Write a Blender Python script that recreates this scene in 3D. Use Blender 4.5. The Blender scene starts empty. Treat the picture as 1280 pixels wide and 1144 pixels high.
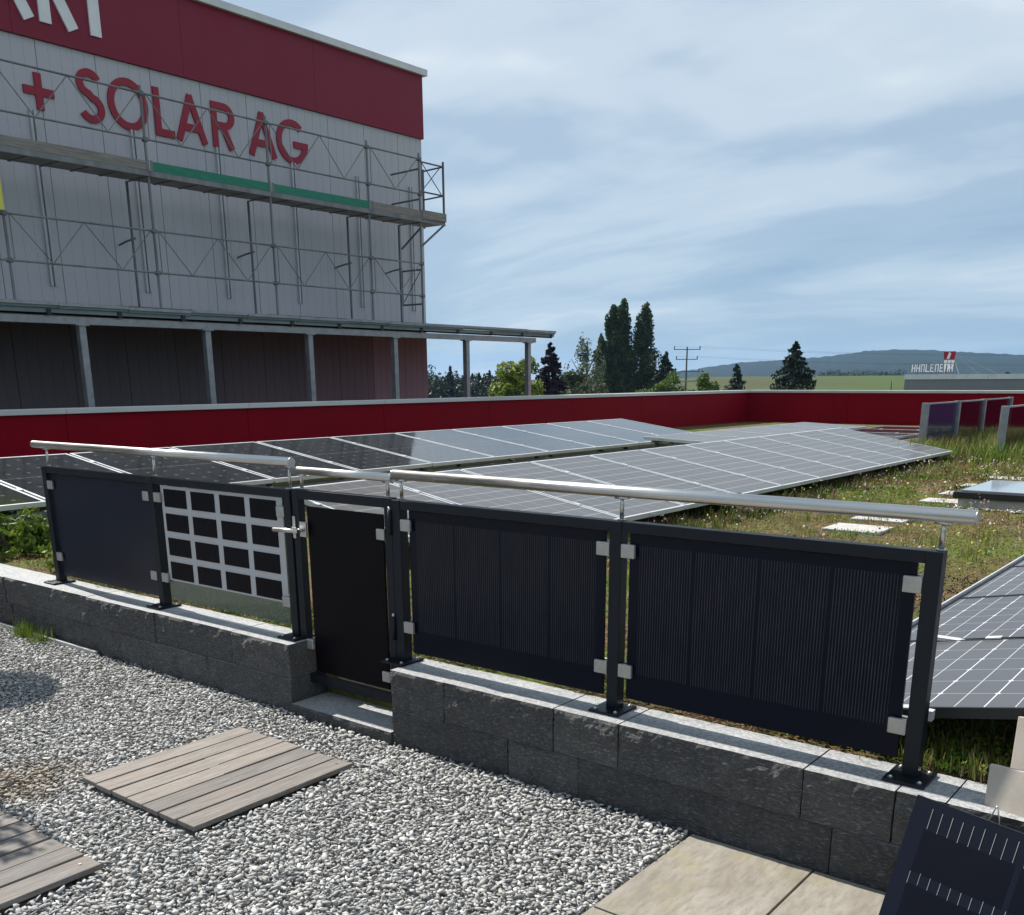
import bpy, bmesh, math, random
import numpy as np
from mathutils import Vector, Matrix, noise

random.seed(7)
RNG = np.random.default_rng(7)
SC = bpy.context.scene
COL = SC.collection
R = math.radians

# ------------------------------------------------------------------ camera
cd = bpy.data.cameras.new("camera")
cam = bpy.data.objects.new("camera", cd)
COL.objects.link(cam)
cam.matrix_world = Matrix(((0.78439, -0.16864, 0.5969, 3.089),
                           (0.62024, 0.22223, -0.75227, -3.108),
                           (-0.00579, 0.9603, 0.27891, 1.586),
                           (0, 0, 0, 1)))
cd.sensor_fit = 'HORIZONTAL'
cd.sensor_width = 36
cd.lens = 34.747
cd.shift_y = 0.2041
cd.clip_start = 0.05
cd.clip_end = 12000
SC.camera = cam

# ------------------------------------------------------------------ sun, sky, exposure
SUN_DIR = Vector((-1.03, 0.10, 1.0)).normalized()
SUN_EL = math.asin(SUN_DIR.z)
SUN_AZ = math.atan2(SUN_DIR.x, SUN_DIR.y)          # clockwise from +Y
sl = bpy.data.lights.new("sun", 'SUN')
sl.energy = 5.0
sl.angle = R(0.6)
sl.color = (1.0, 0.95, 0.88)
so = bpy.data.objects.new("sun", sl)
COL.objects.link(so)
so.rotation_euler = SUN_DIR.to_track_quat('Z', 'Y').to_euler()
so.location = (0, 0, 30)

W = bpy.data.worlds.new("World")
SC.world = W
W.use_nodes = True
wn, wl = W.node_tree.nodes, W.node_tree.links
wn.clear()
wout = wn.new('ShaderNodeOutputWorld')
bg = wn.new('ShaderNodeBackground')
bg.inputs['Strength'].default_value = 0.06
sky = wn.new('ShaderNodeTexSky')
sky.sky_type = 'NISHITA'
sky.sun_disc = False
sky.sun_elevation = SUN_EL
sky.sun_rotation = SUN_AZ
sky.altitude = 500
sky.air_density = 1.0
sky.dust_density = 2.0
tc = wn.new('ShaderNodeTexCoord')


def wmath(op, a, b=None, c=None, clamp=False):
    n = wn.new('ShaderNodeMath')
    n.operation = op
    n.use_clamp = clamp
    for i, v in enumerate((a, b, c)):
        if v is None:
            continue
        if isinstance(v, (int, float)):
            n.inputs[i].default_value = v
        else:
            wl.new(v, n.inputs[i])
    return n.outputs[0]


sx = wn.new('ShaderNodeSeparateXYZ')
wl.new(tc.outputs['Generated'], sx.inputs[0])
zc = wmath('MAXIMUM', sx.outputs[2], 0.0)
den = wmath('ADD', zc, 0.16)
cx = wn.new('ShaderNodeCombineXYZ')
wl.new(wmath('DIVIDE', sx.outputs[0], den), cx.inputs[0])
wl.new(wmath('DIVIDE', sx.outputs[1], den), cx.inputs[1])


def cloud_noise(scale, rot, stretch, detail, rough, seed, dist=0.0):
    mp = wn.new('ShaderNodeMapping')
    mp.inputs['Rotation'].default_value = (0, 0, R(rot))
    mp.inputs['Scale'].default_value = (stretch, 1, 1)
    mp.inputs['Location'].default_value = (seed, seed * .7, seed * .3)
    wl.new(cx.outputs[0], mp.inputs[0])
    n = wn.new('ShaderNodeTexNoise')
    n.inputs['Scale'].default_value = scale
    n.inputs['Detail'].default_value = detail
    n.inputs['Roughness'].default_value = rough
    n.inputs['Distortion'].default_value = dist
    wl.new(mp.outputs[0], n.inputs['Vector'])
    return n.outputs['Fac']


def wramp(fac, stops):
    n = wn.new('ShaderNodeValToRGB')
    wl.new(fac, n.inputs[0])
    n.color_ramp.interpolation = 'EASE'
    while len(n.color_ramp.elements) < len(stops):
        n.color_ramp.elements.new(0.5)
    for e, (p, c) in zip(n.color_ramp.elements, stops):
        e.position = p
        e.color = (*c, 1)
    return n.outputs[0]


def wmix(f, a, b, blend='MIX'):
    n = wn.new('ShaderNodeMix')
    n.data_type = 'RGBA'
    n.blend_type = blend
    if isinstance(f, (int, float)):
        n.inputs[0].default_value = f
    else:
        wl.new(f, n.inputs[0])
    for i, v in ((6, a), (7, b)):
        if isinstance(v, tuple):
            n.inputs[i].default_value = (*v, 1)
        else:
            wl.new(v, n.inputs[i])
    return n.outputs[2]


broad = cloud_noise(0.95, 40, 0.60, 5, 0.5, 3.1, 0.5)
streak = cloud_noise(1.5, 52, 0.34, 5, 0.52, 8.4, 0.4)
fine = cloud_noise(4.5, 48, 0.30, 8, 0.6, 1.7, 0.5)
mixn = wmath('ADD', wmath('MULTIPLY', broad, 0.68),
             wmath('ADD', wmath('MULTIPLY', streak, 0.25), wmath('MULTIPLY', fine, 0.07)))
shade = wramp(mixn, [(0.37, (0.33, 0.465, 0.64)), (0.46, (0.44, 0.57, 0.715)), (0.54, (0.64, 0.745, 0.845)), (0.64, (0.92, 0.98, 1.0))])
scl = wn.new('ShaderNodeVectorMath')
scl.operation = 'SCALE'
scl.inputs['Scale'].default_value = 10.5
wl.new(shade, scl.inputs[0])
# the cloud deck thins to bluish air towards the horizon
hz = wmath('SUBTRACT', 1.0, wmath('MULTIPLY', zc, 3.2, clamp=True), clamp=True)
hz = wmath('MULTIPLY', wmath('POWER', hz, 2.0), 0.62)
deck = wmix(hz, scl.outputs[0], (2.6, 4.7, 7.0))
skymix = wmix(0.85, sky.outputs[0], deck)
wl.new(skymix, bg.inputs['Color'])
wl.new(bg.outputs[0], wout.inputs[0])

SC.view_settings.view_transform = 'Standard'
SC.view_settings.look = 'None'
SC.view_settings.exposure = 0.70
SC.view_settings.gamma = 1.0
SC.view_settings.use_curve_mapping = False
SC.render.engine = 'CYCLES'
SC.cycles.use_denoising = True
SC.cycles.max_bounces = 8
SC.cycles.transparent_max_bounces = 12
SC.cycles.volume_bounces = 0
SC.cycles.sample_clamp_indirect = 8


# ================================================================== materials
def nt(name):
    m = bpy.data.materials.new(name)
    m.use_nodes = True
    return m, m.node_tree.nodes, m.node_tree.links, m.node_tree.nodes['Principled BSDF']


class NB:
    """tiny node helper"""
    def __init__(s, name):
        s.m, s.n, s.l, s.p = nt(name)

    def math(s, op, a, b=None, clamp=False):
        n = s.n.new('ShaderNodeMath')
        n.operation = op
        n.use_clamp = clamp
        for i, v in enumerate((a, b)):
            if v is None:
                continue
            if isinstance(v, (int, float)):
                n.inputs[i].default_value = v
            else:
                s.l.new(v, n.inputs[i])
        return n.outputs[0]

    def mix(s, f, a, b, blend='MIX'):
        n = s.n.new('ShaderNodeMix')
        n.data_type = 'RGBA'
        n.blend_type = blend
        if isinstance(f, (int, float)):
            n.inputs[0].default_value = f
        else:
            s.l.new(f, n.inputs[0])
        for i, v in ((6, a), (7, b)):
            if isinstance(v, tuple):
                n.inputs[i].default_value = (*v, 1)
            else:
                s.l.new(v, n.inputs[i])
        return n.outputs[2]

    def obj(s):
        return s.n.new('ShaderNodeTexCoord').outputs['Object']

    def pos(s):
        return s.n.new('ShaderNodeNewGeometry').outputs['Position']

    def noise(s, vec, scale, detail=4, rough=.55, sc3=None, out='Fac'):
        if sc3:
            mp = s.n.new('ShaderNodeMapping')
            mp.inputs['Scale'].default_value = sc3
            s.l.new(vec, mp.inputs[0])
            vec = mp.outputs[0]
        n = s.n.new('ShaderNodeTexNoise')
        n.inputs['Scale'].default_value = scale
        n.inputs['Detail'].default_value = detail
        n.inputs['Roughness'].default_value = rough
        s.l.new(vec, n.inputs['Vector'])
        return n.outputs[out]

    def ramp(s, f, stops):
        n = s.n.new('ShaderNodeValToRGB')
        s.l.new(f, n.inputs[0])
        while len(n.color_ramp.elements) < len(stops):
            n.color_ramp.elements.new(0.5)
        for e, (p, c) in zip(n.color_ramp.elements, stops):
            e.position = p
            e.color = (*(c if isinstance(c, tuple) else (c, c, c)), 1)
        return n.outputs[0]

    def color(s, c):
        if isinstance(c, tuple):
            s.p.inputs['Base Color'].default_value = (*c, 1)
        else:
            s.l.new(c, s.p.inputs['Base Color'])

    def set(s, rough=None, metal=None, spec=None):
        if rough is not None:
            if isinstance(rough, (int, float)):
                s.p.inputs['Roughness'].default_value = rough
            else:
                s.l.new(rough, s.p.inputs['Roughness'])
        if metal is not None:
            s.p.inputs['Metallic'].default_value = metal
        if spec is not None:
            s.p.inputs['Specular IOR Level'].default_value = spec

    def bump(s, h, strength, dist=.01):
        n = s.n.new('ShaderNodeBump')
        n.inputs['Strength'].default_value = strength
        n.inputs['Distance'].default_value = dist
        s.l.new(h, n.inputs['Height'])
        s.l.new(n.outputs[0], s.p.inputs['Normal'])


def worn(name, c0, c1, rough, metal=0.0, scale=6, sc3=None, bump=0.0, fine=120, spec=None):
    b = NB(name)
    p = b.pos()
    n = b.noise(p, scale, 6, .6, sc3)
    b.color(b.ramp(n, [(.32, c0), (.68, c1)]))
    b.set(b.ramp(n, [(.3, rough * .85), (.7, min(1, rough * 1.15))]), metal, spec)
    if bump:
        b.bump(b.noise(p, fine, 5, .6), bump, .004)
    return b.m


M = {}
M['anthracite'] = worn('anthracite_coating', (.0052, .0078, .0125), (.0075, .0105, .016), .42, 0, 9, None, .05, 400, spec=.25)
M['stainless'] = worn('stainless_steel', (.50, .49, .47), (.60, .59, .57), .33, 1, 5, (1, 1, 8))
M['clamp'] = worn('cast_clamp', (.36, .35, .33), (.45, .44, .41), .42, .6, 25)
M['galv'] = worn('galvanised_steel', (.24, .25, .26), (.36, .37, .375), .48, .45, 7, None, .06, 60)
M['galvdark'] = worn('weathered_galvanised', (.10, .105, .11), (.18, .185, .19), .55, .3, 5)
M['scaftube'] = worn('scaffold_tube', (.13, .135, .14), (.26, .26, .26), .5, .3, 4, (1, 1, .4))
M['palerail'] = worn('pale_galvanised', (.40, .41, .42), (.50, .51, .52), .5, .15, 4)
M['alu'] = worn('aluminium_frame', (.62, .63, .64), (.74, .75, .76), .38, .35, 5)
M['alucap'] = worn('coping_sheet', (.50, .50, .485), (.62, .62, .60), .5, .15, 1.3, (1, .4, 1))
M['black'] = worn('black_plastic', (.010, .010, .011), (.016, .016, .017), .5, 0, 20)
M['red'] = worn('red_cladding', (.20, .0006, .0085), (.23, .001, .0105), .6, 0, 2.0, (1, 1, .3), spec=.10)
M['redband'] = worn('red_fascia', (.20, .007, .031), (.222, .009, .036), .55, 0, .8, None, spec=.35)
M['letter_red'] = worn('red_lettering', (.27, .006, .026), (.31, .008, .031), .55, 0, 4)
M['letter_white'] = worn('white_lettering', (.72, .72, .72), (.80, .80, .80), .45, 0, 4)
M['clad'] = worn('grey_cladding', (.42, .405, .435), (.485, .47, .50), .5, 0.1, .55, (1, 1, .35), .02, 30)
M['cladshade'] = worn('canopy_shaded_cladding', (.115, .102, .106), (.15, .133, .138), .55, 0, .55, (1, 1, .35), .02, 30, spec=.3)  # grey cladding with the canopy's shade put into its colour, deepest tone
M['cladshademid'] = worn('canopy_shaded_cladding_mid', (.135, .108, .115), (.17, .138, .146), .55, 0, .55, (1, 1, .35), .02, 30, spec=.3)
M['cladshadewine'] = worn('canopy_shaded_cladding_wine', (.16, .118, .128), (.20, .148, .16), .55, 0, .55, (1, 1, .35), .02, 30, spec=.3)
M['cladshadepink'] = worn('canopy_shaded_cladding_pink', (.24, .185, .20), (.29, .225, .245), .55, 0, .55, (1, 1, .35), .02, 30, spec=.3)  # lightest shade tone, with reddish reflected light put into the colour
M['greypaint'] = worn('grey_render', (.20, .20, .21), (.25, .25, .26), .8, 0, .4)
M['teal'] = worn('canopy_underside', (.14, .19, .19), (.22, .27, .27), .45, .3, 2)
M['green'] = worn('green_boards', (.008, .16, .10), (.02, .24, .15), .6, 0, 4, (1, 1, 6), .2, 50)
M['scafwood'] = worn('scaffold_wood', (.17, .15, .13), (.33, .30, .265), .85, 0, 5, (1, .6, 8), .3, 60)
M['yellow'] = worn('yellow_sheet', (.62, .60, .06), (.70, .68, .10), .5, 0, 3)
M['concrete'] = worn('concrete', (.34, .33, .31), (.48, .47, .44), .9, 0, 9, None, .3, 120)
M['slabstone'] = worn('beige_slab', (.40, .35, .295), (.50, .445, .38), .7, 0, 8, None, .15, 200)
M['whiteframe'] = worn('white_painted_metal', (.62, .62, .63), (.74, .74, .75), .5, 0, 3)
M['terracotta'] = worn('terracotta', (.30, .13, .07), (.38, .17, .10), .8, 0, 10)
M['bark'] = worn('bark', (.05, .04, .03), (.11, .09, .07), .9, 0, 8, (1, 1, .3), .5, 20)
M['poletimber'] = worn('pole_timber', (.05, .045, .04), (.09, .08, .07), .9, 0, 3)
M['soil'] = worn('soil', (.035, .028, .02), (.07, .055, .04), .95, 0, 8, None, .5, 60)


def pv_mat(name, pu, pv, lw, cell, line, half=None, dashes=None, rough=.12, spec=.5, bus=None, offu=0, offv=0, midline=None, diamond=None, lines=1.0):
    """printed cell pattern under glass, in metres of the module's own axes"""
    b = NB(name)
    s = b.n.new('ShaderNodeSeparateXYZ')
    b.l.new(b.obj(), s.inputs[0])
    u = b.math('ADD', s.outputs[0], offu)
    v = b.math('ADD', s.outputs[1], offv)
    du = b.math('PINGPONG', u, pu / 2)
    dv = b.math('PINGPONG', v, pv / 2)
    lu = b.math('LESS_THAN', du, lw / 2)
    lv = b.math('MULTIPLY', b.math('LESS_THAN', dv, lw * .6 / 2), .7)
    mask = b.math('MULTIPLY', b.math('MAXIMUM', lu, lv), lines)
    if half:      # fainter line half way along a cell
        dh = b.math('PINGPONG', b.math('ADD', u, pu / 2), pu / 2)
        mask = b.math('MAXIMUM', mask, b.math('MULTIPLY', b.math('LESS_THAN', dh, lw * .75 / 2), half))
    if diamond:
        mask = b.math('MAXIMUM', mask, b.math('LESS_THAN', b.math('ADD', du, dv), diamond))
    if bus:
        db = b.math('PINGPONG', v, bus[0] / 2)
        mask = b.math('MAXIMUM', mask, b.math('MULTIPLY', b.math('LESS_THAN', db, bus[1] / 2), bus[2]))
    if midline:
        dm = b.math('ABSOLUTE', s.outputs[0])
        mask = b.math('MAXIMUM', mask, b.math('LESS_THAN', dm, midline / 2))
    oi = b.n.new('ShaderNodeObjectInfo')
    tone = b.mix(b.math('MULTIPLY', oi.outputs['Random'], .5), cell, tuple(c * 1.5 for c in cell))
    dirt = b.noise(b.pos(), 3.2, 6, .6)
    tone = b.mix(b.math('MULTIPLY', dirt, .22), tone, (.10, .095, .085))
    b.color(b.mix(mask, tone, line))
    b.set(b.math('ADD', b.math('MULTIPLY', dirt, .10), rough - .05), 0, spec)
    return b.m


M['pv_black'] = pv_mat('pv_black_glass', .182, .182, .004, (.004, .0045, .0055), (.11, .11, .11), rough=.09, spec=.42, midline=.014, diamond=.022, lines=.25)
M['pv_grey'] = pv_mat('pv_textured_glass', .172, .172, .008, (.080, .075, .072), (.36, .35, .33), rough=.30, spec=.55)
M['pv_near'] = pv_mat('pv_near_glass', .182, .182, .0042, (.060, .060, .066), (.58, .58, .58), half=.8, rough=.32, spec=.35, diamond=.011)
M['pv_red'] = pv_mat('pv_far_glass', .18, .18, .008, (.02, .02, .022), (.22, .20, .20), rough=.04, spec=.6)


def stripe_mat(name, base, line, pitch, w, group, gapw, off, rough=.16, spec=.10):
    """black module glass with fine vertical wires in cell-wide groups; no lines in the top and bottom borders"""
    b = NB(name)
    s = b.n.new('ShaderNodeSeparateXYZ')
    b.l.new(b.obj(), s.inputs[0])
    x, z = s.outputs[0], s.outputs[2]
    ln = b.math('LESS_THAN', b.math('PINGPONG', x, pitch / 2), w / 2)
    g = b.math('GREATER_THAN', b.math('PINGPONG', b.math('ADD', x, off), group / 2), gapw / 2)
    top = b.math('LESS_THAN', z, .275)
    bot = b.math('GREATER_THAN', z, -.215)
    side = b.math('LESS_THAN', b.math('ABSOLUTE', x), .468)
    n = b.noise(b.obj(), 40, 3, .6, (1, 1, .25))
    wv = b.math('MULTIPLY', b.math('ADD', b.math('MULTIPLY', n, 1.1), .1), 1.0)
    m = b.math('MULTIPLY', b.math('MULTIPLY', ln, g), b.math('MULTIPLY', b.math('MULTIPLY', top, bot), b.math('MULTIPLY', side, wv)))
    cellm = b.math('MULTIPLY', g, b.math('MULTIPLY', b.math('MULTIPLY', top, bot), side))
    c = b.mix(cellm, base, tuple(v * .9 for v in base))
    b.color(b.mix(m, c, line))
    b.set(rough, 0, spec)
    return b.m


M['glass_stripes'] = stripe_mat('fence_module_glass', (.0055, .0072, .0155), (.050, .050, .060), .0104, .0032, .249, .018, 0.0)
M['glass_navy'] = worn('fence_module_navy', (.011, .0145, .026), (.0135, .0175, .030), .3, 0, 1.5, spec=.2)
M['glass_black'] = worn('gate_module_black', (.004, .0035, .005), (.006, .005, .007), .4, 0, 2, spec=.08)
M['cellblack'] = stripe_mat('cell_black', (.006, .005, .008), (.030, .029, .032), .0117, .0022, 99, .0, 0, .4, .06)
M['frit'] = worn('frosted_interlayer', (.42, .42, .43), (.46, .46, .47), .35, 0, 3)


def glass_mat(name, col, rough, alpha):
    b = NB(name)
    b.color(col)
    b.set(rough, 0, .5)
    b.p.inputs['Alpha'].default_value = alpha
    return b.m


M['clearglass'] = glass_mat('greenish_glass', (.115, .14, .125), .06, .58)
M['blueglass'] = glass_mat('tinted_glass', (.03, .045, .13), .06, .80)
M['redglass'] = glass_mat('red_tinted_glass', (.03, .004, .02), .06, .7)
M['skyglass'] = worn('skylight_glass', (.25, .30, .33), (.32, .37, .40), .06, 0, 2, spec=.9)

# rough split granite, dark with mineral glints
b = NB('split_granite')
p = b.pos()
n1 = b.noise(p, 9, 6, .65)
n2 = b.noise(p, 60, 5, .7, (1, 1, 2.2))
n3 = b.noise(p, 85, 4, .8, (.55, 1, 1.7))
c = b.ramp(n1, [(.3, (.050, .050, .052)), (.7, (.10, .098, .096))])
c = b.mix(b.ramp(n2, [(.45, 0.0), (.75, .75)]), c, (.17, .168, .165))
c = b.mix(b.ramp(n3, [(.54, 0.0), (.66, .9)]), c, (.27, .27, .268))
stain = b.noise(p, 3.1, 5, .6, (1, 1, .4))
c = b.mix(b.ramp(stain, [(.62, 0.0), (.8, .5)]), c, (.07, .05, .035))
oi = b.n.new('ShaderNodeObjectInfo')
c = b.mix(1.0, c, b.mix(oi.outputs['Random'], (.72, .72, .73), (1.22, 1.2, 1.17)), 'MULTIPLY')
b.color(c)
b.set(.72, 0, .35)
b.bump(b.math('ADD', b.math('MULTIPLY', n2, .8), b.math('MULTIPLY', n3, .45)), 1.0, .018)
M['granite'] = b.m
b = NB('sawn_granite')
p = b.pos()
n1 = b.noise(p, 5, 5, .6)
n2 = b.noise(p, 75, 5, .85)
c = b.ramp(n1, [(.3, (.33, .34, .345)), (.7, (.45, .455, .45))])
c = b.mix(b.ramp(n2, [(.40, .85), (.56, 0.0)]), c, (.16, .165, .17))
oi = b.n.new('ShaderNodeObjectInfo')
c = b.mix(b.math('MULTIPLY', oi.outputs['Random'], .18), c, (.24, .245, .25))
b.color(c)
b.set(.75, 0, .4)
b.bump(n2, .35, .003)
M['granite_top'] = b.m

# weathered decking
b = NB('weathered_decking')
o = b.obj()
oi = b.n.new('ShaderNodeObjectInfo')
rv = b.n.new('ShaderNodeVectorMath')
rv.operation = 'ADD'
b.l.new(o, rv.inputs[0])
cr_ = b.n.new('ShaderNodeCombineXYZ')
b.l.new(b.math('MULTIPLY', oi.outputs['Random'], 31.0), cr_.inputs[0])
b.l.new(b.math('MULTIPLY', oi.outputs['Random'], 17.0), cr_.inputs[1])
b.l.new(cr_.outputs[0], rv.inputs[1])
g1 = b.noise(rv.outputs[0], 22, 8, .7, (3.2, .22, 1))
g2 = b.noise(rv.outputs[0], 90, 4, .7, (4, .12, 1))
blot = b.noise(rv.outputs[0], 4, 4, .6)
c = b.ramp(g1, [(.30, (.175, .163, .150)), (.5, (.262, .248, .232)), (.70, (.355, .34, .322))])
c = b.mix(b.ramp(g2, [(.42, .55), (.6, 0.0)]), c, (.14, .118, .10))
c = b.mix(b.ramp(blot, [(.45, 0.0), (.75, .45)]), c, (.29, .24, .20))
tone = b.mix(oi.outputs['Random'], (.74, .74, .75), (1.10, 1.07, 1.03))
b.color(b.mix(1.0, c, tone, 'MULTIPLY'))
b.set(.85, 0, .25)
b.bump(b.math('ADD', g1, b.math('MULTIPLY', g2, .6)), .5, .004)
M['decking'] = b.m

# porcelain paving with wood-like veining
b = NB('beige_paving')
p = b.obj()
oi = b.n.new('ShaderNodeObjectInfo')
g = b.noise(p, 9, 6, .62, (1.0, .35, 1))
g2 = b.noise(p, 38, 5, .7, (1.2, .3, 1))
c = b.ramp(g, [(.3, (.185, .165, .132)), (.5, (.255, .232, .195)), (.72, (.325, .30, .26))])
c = b.mix(b.ramp(g2, [(.35, .7), (.55, 0.0)]), c, (.17, .148, .115))
alg = b.noise(b.pos(), 3.3, 5, .6)
c = b.mix(b.ramp(alg, [(.54, 0.0), (.72, .6)]), c, (.26, .235, .10))
b.color(c)
b.set(.7, 0, .35)
b.bump(g2, .12, .003)
M['paving'] = b.m

# gravel chips
b = NB('gravel_chips')
ge = b.n.new('ShaderNodeNewGeometry')
rp = ge.outputs['Random Per Island']
c = b.ramp(rp, [(0, (.22, .218, .21)), (.25, (.33, .325, .31)), (.65, (.44, .434, .415)), (.88, (.55, .54, .52)), (1, (.70, .69, .67))])
n = b.noise(b.pos(), 130, 4, .65)
c = b.mix(b.ramp(n, [(.4, .4), (.65, 0.0)]), c, (.22, .215, .205))
vd = b.n.new('ShaderNodeVectorMath')      # a rust-brown stain lies between the two decks
vd.operation = 'DISTANCE'
b.l.new(b.pos(), vd.inputs[0])
vd.inputs[1].default_value = (-.84, -1.40, 0)
big = b.math('ADD', vd.outputs['Value'], b.math('MULTIPLY', b.noise(b.pos(), 9, 4, .6), .5))
c = b.mix(b.ramp(big, [(.34, .62), (.56, 0.0)]), c, (.21, .145, .085))
b.color(c)
b.set(.8, 0, .3)
b.bump(n, .3, .003)
M['gravel'] = b.m
M['gravelbase'] = worn('gravel_fines', (.20, .196, .185), (.30, .295, .28), .95, 0, 60, None, .8, 150)
M['whitegravel'] = worn('white_gravel', (.45, .44, .42), (.62, .61, .59), .9, 0, 40)


def leaf_mat(name, stops, trans=.25, rough=.6, attr=None):
    """leaf colour varies from leaf to leaf"""
    b = NB(name)
    ge = b.n.new('ShaderNodeNewGeometry')
    f = ge.outputs['Random Per Island']
    if attr:
        a = b.n.new('ShaderNodeAttribute')
        a.attribute_name = attr
        b.color(b.mix(b.math('MULTIPLY', f, .45), a.outputs['Color'], tuple(stops[0])))
    else:
        b.color(b.ramp(f, [(i / (len(stops) - 1), c) for i, c in enumerate(stops)]))
    b.set(rough, 0, .25)
    t = b.n.new('ShaderNodeBsdfTranslucent')
    src = b.p.inputs['Base Color'].links[0].from_socket
    b.l.new(src, t.inputs['Color'])
    ms = b.n.new('ShaderNodeMixShader')
    ms.inputs[0].default_value = trans
    b.l.new(b.p.outputs[0], ms.inputs[1])
    b.l.new(t.outputs[0], ms.inputs[2])
    out = b.n['Material Output']
    b.l.new(ms.outputs[0], out.inputs['Surface'])
    return b.m


L = {
    'poplar': leaf_mat('poplar_leaf', [(.022, .040, .014), (.045, .075, .022), (.075, .105, .036)]),
    'yellowtree': leaf_mat('yellow_green_leaf', [(.09, .13, .016), (.17, .22, .025), (.26, .30, .045)]),
    'purple': leaf_mat('purple_leaf', [(.012, .008, .014), (.026, .014, .024), (.045, .024, .036)], .1),
    'birch': leaf_mat('pale_birch_leaf', [(.06, .085, .045), (.11, .14, .08), (.17, .20, .125)]),
    'bush': leaf_mat('bush_leaf', [(.05, .09, .015), (.10, .16, .022), (.16, .22, .04)]),
    'olive': leaf_mat('olive_leaf', [(.035, .05, .022), (.06, .075, .035), (.09, .105, .05)]),
    'spruce': leaf_mat('spruce_needles', [(.010, .020, .013), (.020, .036, .020), (.034, .054, .030)], .08),
    'wood': leaf_mat('woodland_leaf', [(.010, .022, .016), (.020, .038, .022), (.04, .060, .030)], .1),
    'shrub': leaf_mat('shrub_leaf', [(.06, .10, .012), (.13, .20, .025), (.22, .28, .05)]),
    'cover': leaf_mat('sedum_leaf', [(.10, .12, .03)], .2, .7, 'tint'),
    'grass': leaf_mat('grass_blade', [(.13, .15, .04)], .3, .6, 'tint'),
}

b = NB('green_roof_substrate')
p = b.pos()
n1 = b.noise(p, 1.1, 5, .6)
n2 = b.noise(p, 14, 6, .7)
n3 = b.noise(p, 70, 4, .7)
c = b.ramp(n1, [(.32, (.06, .085, .018)), (.44, (.13, .145, .03)), (.54, (.12, .095, .045)), (.66, (.20, .12, .065))])
c = b.mix(b.ramp(n2, [(.40, .75), (.58, 0.0)]), c, (.055, .05, .025))
c = b.mix(b.ramp(n3, [(.56, 0.0), (.7, .55)]), c, (.22, .21, .07))
b.color(c)
b.set(.95, 0, .1)
b.bump(n2, 1.0, .03)
M['roofsoil'] = b.m

b = NB('meadow')
p = b.pos()
n1 = b.noise(p, .006, 4, .5)
n2 = b.noise(p, .15, 5, .6, (1, .25, 1))
c = b.ramp(n1, [(.36, (.05, .065, .020)), (.52, (.060, .092, .020)), (.66, (.075, .062, .034))])
c = b.mix(b.math('MULTIPLY', n2, .35), c, (.04, .06, .016))
b.color(c)
b.set(.95, 0, .1)
M['meadow'] = b.m
b = NB('forest_hill')
p = b.pos()
n1 = b.noise(p, .035, 6, .7)
c = b.ramp(n1, [(.36, (.006, .012, .010)), (.55, (.013, .022, .013)), (.7, (.026, .038, .017))])
b.color(c)
b.set(.95, 0, .05)
b.bump(n1, 1.0, 14)
M['foresthill'] = b.m


# ================================================================== mesh building
def origin(o):
    v = Vector((0, 0, 0))
    while o is not None:
        v += o.location
        o = o.parent
    return v


def link(o, parent=None):
    COL.objects.link(o)
    if parent is not None:
        o.parent = parent
    return o


def tag(o, label=None, cat=None, group=None, kind=None):
    if label:
        o['label'] = label
    if cat:
        o['category'] = cat
    if group:
        o['group'] = group
    if kind:
        o['kind'] = kind
    return o


def thing(name, loc, label, cat, group=None):
    o = bpy.data.objects.new(name, None)
    o.empty_display_size = .2
    o.location = loc
    COL.objects.link(o)
    return tag(o, label, cat, group)


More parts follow.
